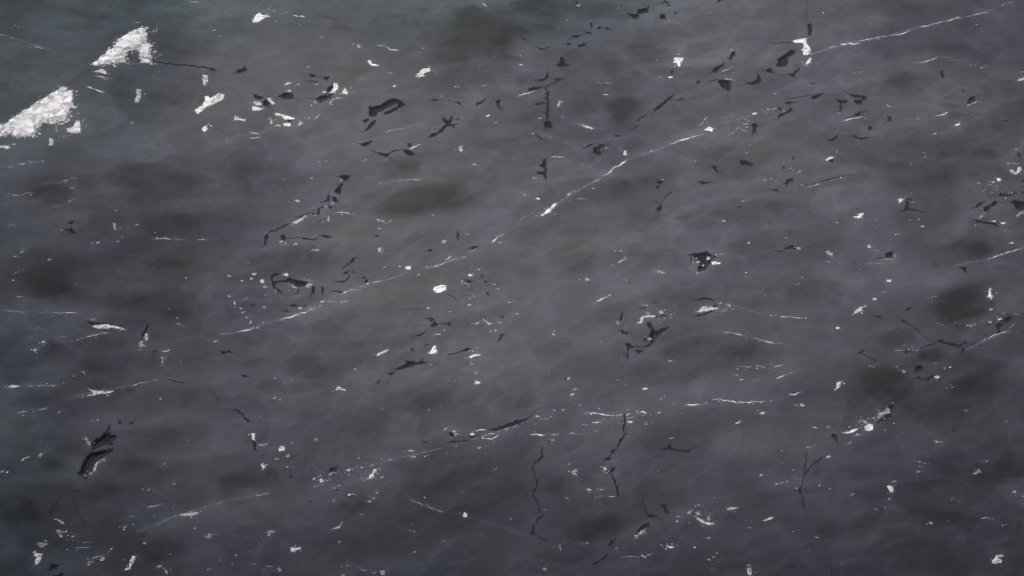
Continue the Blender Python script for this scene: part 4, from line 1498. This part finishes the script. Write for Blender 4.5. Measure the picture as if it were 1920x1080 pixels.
def crevice_sheet(pts):
    # crevice: its shade painted as a dark sheet, dropping slightly inside the rim; hairline cracks run on from its ends
    pts = ccw(list(pts)); n = len(pts); A = area(pts)
    xs = [p[0] for p in pts]; ys = [p[1] for p in pts]
    g = np.meshgrid(np.arange(min(xs), max(xs), .0052), np.arange(min(ys), max(ys), .0052))
    qx = g[0].ravel() + rng.uniform(-.001, .001, g[0].size); qy = g[1].ravel() + rng.uniform(-.001, .001, g[0].size)
    ok = inside(qx, qy, pts) & (seg_dist(qx, qy, pts + pts[:1]) > .0016)
    extra = list(zip(qx[ok].tolist(), qy[ok].tolist()))
    co = [Vector(p) for p in pts + extra]
    res = geometry.delaunay_2d_cdt(co, [], [list(range(n))], 1, 1e-6)
    X = np.array([v.x for v in res[0]]); Y = np.array([v.y for v in res[0]])
    dd = seg_dist(X, Y, pts + pts[:1])
    dd[[i for i, o_ in enumerate(res[3]) if any(k < n for k in o_)]] = 0
    Z = height(X, Y) + .0006 - np.clip((dd - .0035) / .008, 0, 1) * .0045
    verts = list(zip(X.tolist(), Y.tolist(), Z.tolist()))
    faces = [tuple(f) for f in res[2]]
    m0 = len(faces)
    # hairlines
    cx, cy = float(np.mean(xs)), float(np.mean(ys))
    ends = sorted(pts, key=lambda p: -math.hypot(p[0] - cx, p[1] - cy))
    e1 = ends[0]; e2 = max(pts, key=lambda p: math.hypot(p[0] - e1[0], p[1] - e1[1]))
    L0 = math.hypot(e1[0] - e2[0], e1[1] - e2[1])
    for e in (e1, e2):
        if random.random() < .72 and A < .0025:
            ang = math.atan2(e[1] - cy, e[0] - cx) + random.uniform(-.3, .3)
            ln = min(.11, L0 * random.uniform(.3, .9)) ; ns = 5
            p = (cx + (e[0] - cx) * .85, cy + (e[1] - cy) * .85); w = min(.0032, .10 * L0 + .001); base = len(verts)
            for k in range(ns + 1):
                hw = w * .5 * (1 - k / ns * .85) * random.uniform(.6, 1.2)
                nx, ny = -math.sin(ang), math.cos(ang)
                for s in (-1, 1):
                    x, y = p[0] + nx * hw * s, p[1] + ny * hw * s
                    verts.append((x, y, float(height(x, y)) + .0005))
                ang += random.uniform(-.55, .55); st = ln / ns * random.uniform(.6, 1.3)
                p = (p[0] + math.cos(ang) * st, p[1] + math.sin(ang) * st)
            for k in range(ns):
                q = base + 2 * k; faces.append((q, q + 2, q + 3, q + 1))
    o = add('crevice', verts, faces, BLACK if A > .00012 else DUSK, bedrock)
    o.data.materials.append(HAIR)
    for i, pl in enumerate(o.data.polygons):
        if i >= m0: pl.material_index = 1
    return o
def crack(pts, w):
    # a jagged, tapering crack line, its shade painted as a dark strip just above the rock
    P = []
    for a, b in zip(pts[:-1], pts[1:]):
        l = math.hypot(b[0] - a[0], b[1] - a[1]); n = max(2, min(9, int(l / .009)))
        P += [(a[0] + (b[0] - a[0]) * k / n, a[1] + (b[1] - a[1]) * k / n) for k in range(n)]
    P.append(pts[-1]); n = len(P); verts = []; faces = []
    for i, p in enumerate(P):
        a = P[max(0, i - 1)]; b = P[min(n - 1, i + 1)]
        l = math.hypot(b[0] - a[0], b[1] - a[1]) + 1e-9; nx, ny = -(b[1] - a[1]) / l, (b[0] - a[0]) / l
        u = i / (n - 1); hw = w * .5 * min(1, .25 + 4 * min(u, 1 - u)) * random.uniform(.35, 1.15)
        j = random.uniform(-.4, .4) * w + random.uniform(-.0012, .0012)
        for s, dz in ((-1, .0007), (0, .0002), (1, .0007)):
            x, y = p[0] + nx * (j + hw * s), p[1] + ny * (j + hw * s)
            verts.append((x, y, float(height(x, y)) + dz))
    for i in range(n - 1):
        a = i * 3; faces += [(a, a + 3, a + 4, a + 1), (a + 1, a + 4, a + 5, a + 2)]
    return add('crevice', verts, faces, BLACK if w > .006 else DUSK, bedrock)

LAND = [('the notched white rock', 235, 90), ('the longest white rock', 70, 215), ('the looped black crevice', 720, 205),
 ('the forked black crevice', 838, 238), ('the tall narrow black crevice', 1026, 205), ('the round dark hollow', 1160, 195),  # the round hollow is a dark patch, mostly in the rock colour
 ('the square-ended black pit', 1360, 158), ('the pit with pale fingers', 1318, 488), ('the winged black crevice', 1218, 625),
 ('the biggest black crevice', 180, 850), ('the long zigzag crack', 1005, 920), ('the broad black pit', 1473, 108),
 ('the right-edge black crevices', 1890, 385), ('the rubble-filled seam', 1640, 785), ('the dark oval hollow at the right', 1803, 575),  # the oval hollow is a dark patch, mostly in the rock colour
 ('the wide dark hollow', 797, 375), ('the jagged diagonal crevice', 610, 390), ('the dark fish-shaped crevice', 775, 685),  # the wide hollow is a dark patch, mostly in the rock colour
 ('the crescent-shaped black crevice', 545, 528), ('the twin wavy crack', 1155, 900), ('the hooked black crevice', 1725, 655),
 ('the pale curved streak', 350, 965), ('the black blade-shaped crevice', 940, 800), ('the small three-armed crevice', 1700, 388),
 ('@the bottom left corner', 60, 1040), ('@the bottom right corner', 1870, 1045), ('@the bottom edge right of centre', 1400, 1060), ('@the bottom edge left of centre', 640, 1050),
 ('@the top left corner', 0, 0), ('@the top right corner', 1900, 20), ('@the left edge just below half height', 40, 640), ('the long crooked crack', 360, 128),
 ('the black-and-white rubble cluster', 615, 178), ('the short black blade under a white sliver', 195, 607), ('the small slanting black chip at left', 270, 618), ('the thin fork-shaped crack near the lower right', 1505, 900)]
def where(cx, cy):
    nm, lx, ly = min(LAND, key=lambda L: math.hypot(cx - L[1], cy - L[2]))
    dx, dy = cx - lx, cy - ly
    if nm[0] == '@': return nm[1:], 'near', math.hypot(dx, dy)
    if math.hypot(dx, dy) < 22: d = 'right beside'
    elif abs(dx) > 2.2 * abs(dy): d = 'right of' if dx > 0 else 'left of'
    elif abs(dy) > 2.2 * abs(dx): d = 'below' if dy > 0 else 'above'
    else: d = ('below' if dy > 0 else 'above') + (' and right of' if dx > 0 else ' and left of')
    if math.hypot(dx, dy) > 120: d = 'well ' + d
    return nm, d, math.hypot(dx, dy)
HAND = {(235, 88): ('large white wedge-shaped rock with a notch in its lower edge', 'rock'),
        (70, 215): ('longest white rock, rough and mottled, running off the left edge', 'rock')}
ORD = ['nearest', 'second nearest', 'third nearest', 'fourth nearest', 'fifth nearest', 'sixth nearest', 'seventh nearest', 'eighth nearest']
flakes = []
n_fleck = 0
for kind, num, px, pts in marks:
    if kind == 'p':  # pale stone pieces; those along crevice rims stand in white for sunlit lips
        b = num[0]; A = area(px); ar = area(pts)
        cx = sum(p[0] for p in px) / len(px); cy = sum(p[1] for p in px) / len(px)
        big = A > 55 and b > .5
        t = min(.004, max(.0012, .03 * math.sqrt(ar)))
        o = slab('stone_flake' if big else 'fleck', pts, t, pale(b + .10), None if big else bedrock, inner=150 if A > 2000 else (14 if A > 200 else 5))
        if big:
            xs = [p[0] for p in px]; ys = [p[1] for p in px]
            el = (max(xs) - min(xs)) / (max(ys) - min(ys) + 1e-6)
            flakes.append((o, cx, cy, A, b, el))
            if A > 2000:
                o.name = 'white_rock'
                for _ in range(60):                        # crumbs broken off its lower and right edges
                    i = random.randrange(len(pts)); a_, b_ = pts[i], pts[(i + 1) % len(pts)]; u = random.random()
                    q = (a_[0] + (b_[0] - a_[0]) * u + random.gauss(.004, .006), a_[1] + (b_[1] - a_[1]) * u - abs(random.gauss(0, .007)))
                    c_ = nub('fragment', q, random.uniform(.003, .0075), pale(random.choice((.6, .7, .8, .9))), None)
                    c_.parent = o; c_.matrix_parent_inverse = o.matrix_world.inverted(); c_.location = c_.location - o.location; c_.matrix_parent_inverse.identity()
    elif kind == 's':
        ribbon('vein', pts, max(num[0] * Q * 1.7, .0072), max(.0008, num[0] * Q * .07), pale(num[1] + (.32 if num[1] >= .4 else .26)), bedrock)
    elif kind == 'd':
        nub('fleck', pts[0], max(num[0] * Q * 1.2, .0046), pale(num[1] + .04), bedrock)
    elif kind == 'k':
        crevice_sheet(pts)
    elif kind == 'j':
        crack(pts, max(num[0] * Q, .0040))
groups = {}
for f in flakes:
    o, cx, cy, A, b, el = f
    o['category'] = 'stone'
    h_ = next((v for k, v in HAND.items() if A > 2000 and math.hypot(k[0] - cx, k[1] - cy) < 40), None)
    if h_:
        o['label'] = h_[0]; o['group'] = 'large white rocks'; continue
    size = 'tiny' if A < 110 else ('small' if A < 320 else 'sizeable')
    toneN = 'bright white' if b >= .82 else ('pale' if b >= .62 else 'greyish')
    shape = 'stone sliver' if el > 2.6 else ('upright stone flake' if el < .8 else 'stone flake')
    nm, d, dist = where(cx, cy)
    groups.setdefault((size, toneN, shape, d, nm), []).append((dist, o))
for (size, toneN, shape, d, nm), lst in groups.items():
    lst.sort(key=lambda q: q[0])
    for i, (dist, o) in enumerate(lst):
        extra = '' if len(lst) == 1 else ', %s' % ORD[min(i, 7)]
        o['label'] = '%s %s %s %s %s%s' % (size, toneN, shape, d, nm, extra)
        o['group'] = 'pale stone flakes scattered on the rock'
# crumbs and grains too fine to tell apart, gathered round the veins, flakes and crevices
def grains(name, seeds, mats, zlift):
    V = []; F = []; MI = []
    for (x0, y0, sg, k) in seeds:
        for _ in range(k):
            a_ = random.gauss(0, sg); b__ = random.gauss(0, sg * .45)
            x = x0 + a_ * math.cos(.2) - b__ * math.sin(.2); y = y0 + a_ * math.sin(.2) + b__ * math.cos(.2)
            r = random.uniform(.0011, .0030) if random.random() < .85 else random.uniform(.003, .0045)
            z = float(height(x, y)); ph = random.uniform(0, 6.28); base = len(V); nn = random.choice((3, 4, 5))
            V.append((x, y, z + zlift * r))
            for i in range(nn):
                q = ph + i * 2 * math.pi / nn; rr = r * random.uniform(.6, 1.2)
                V.append((x + rr * 1.5 * math.cos(q), y + rr * math.sin(q), z - .0004))
            mi = random.randrange(len(mats))
            for i in range(nn): F.append((base, base + 1 + i, base + 1 + (i + 1) % nn)); MI.append(mi)
    me_ = bpy.data.meshes.new(name); me_.from_pydata(V, [], F)
    for m_ in mats: me_.materials.append(m_)
    me_.polygons.foreach_set('material_index', MI); me_.update()
    o = bpy.data.objects.new(name, me_); C.objects.link(o); o.parent = bedrock; o['kind'] = 'stuff'
    return o
def along(pts, step):
    out = []
    for a, b in zip(pts[:-1], pts[1:]):
        n = max(1, int(math.hypot(b[0] - a[0], b[1] - a[1]) / step))
        out += [(a[0] + (b[0] - a[0]) * k / n, a[1] + (b[1] - a[1]) * k / n) for k in range(n)]
    return out + [pts[-1]]
ws, bs = [], []
for kind, num, px, pts in marks:
    if kind == 'p' and area(px) > 2000: ws += [(q[0], q[1], .010, 2) for q in along(pts + pts[:1], .0025)]
    elif kind == 'p': ws += [(q[0], q[1], .009, 1) for q in along(pts + pts[:1], .008)]
    elif kind == 's' and num[1] >= .4: ws += [(q[0], q[1], .010, random.choice((1, 1, 2))) for q in along(pts, .010)]
    elif kind == 'd': ws.append((pts[0][0], pts[0][1], .012, 3))
    elif kind == 'k': bs += [(q[0], q[1], .006, 1) for q in along(pts + pts[:1], .018)]
    elif kind == 'j': bs += [(q[0], q[1], .005, 1) for q in along(pts, .02)]
for cxp, cyp, sp, k in ((520, 545, .05, 60), (600, 190, .05, 40), (1370, 230, .06, 40), (1250, 590, .05, 50), (660, 890, .06, 60), (1880, 360, .05, 40), (1640, 790, .05, 50), (900, 540, .06, 40), (1180, 780, .06, 40), (110, 1020, .05, 40), (1330, 965, .05, 30)):
    x_, y_ = at(cxp, cyp); ws.append((x_, y_, sp, k))
for _ in range(420):
    ws.append((random.uniform(-2.2, 2.2), random.uniform(-1.35, 1.65), random.uniform(.01, .04), random.choice((1, 2, 3, 4))))
grains('mineral_grains', ws, [pale(.34), pale(.42), pale(.5), pale(.6), pale(.9)], .3)
grains('dark_grains', bs, [DUSK, HAIR], .2)
print('flakes', len(flakes))
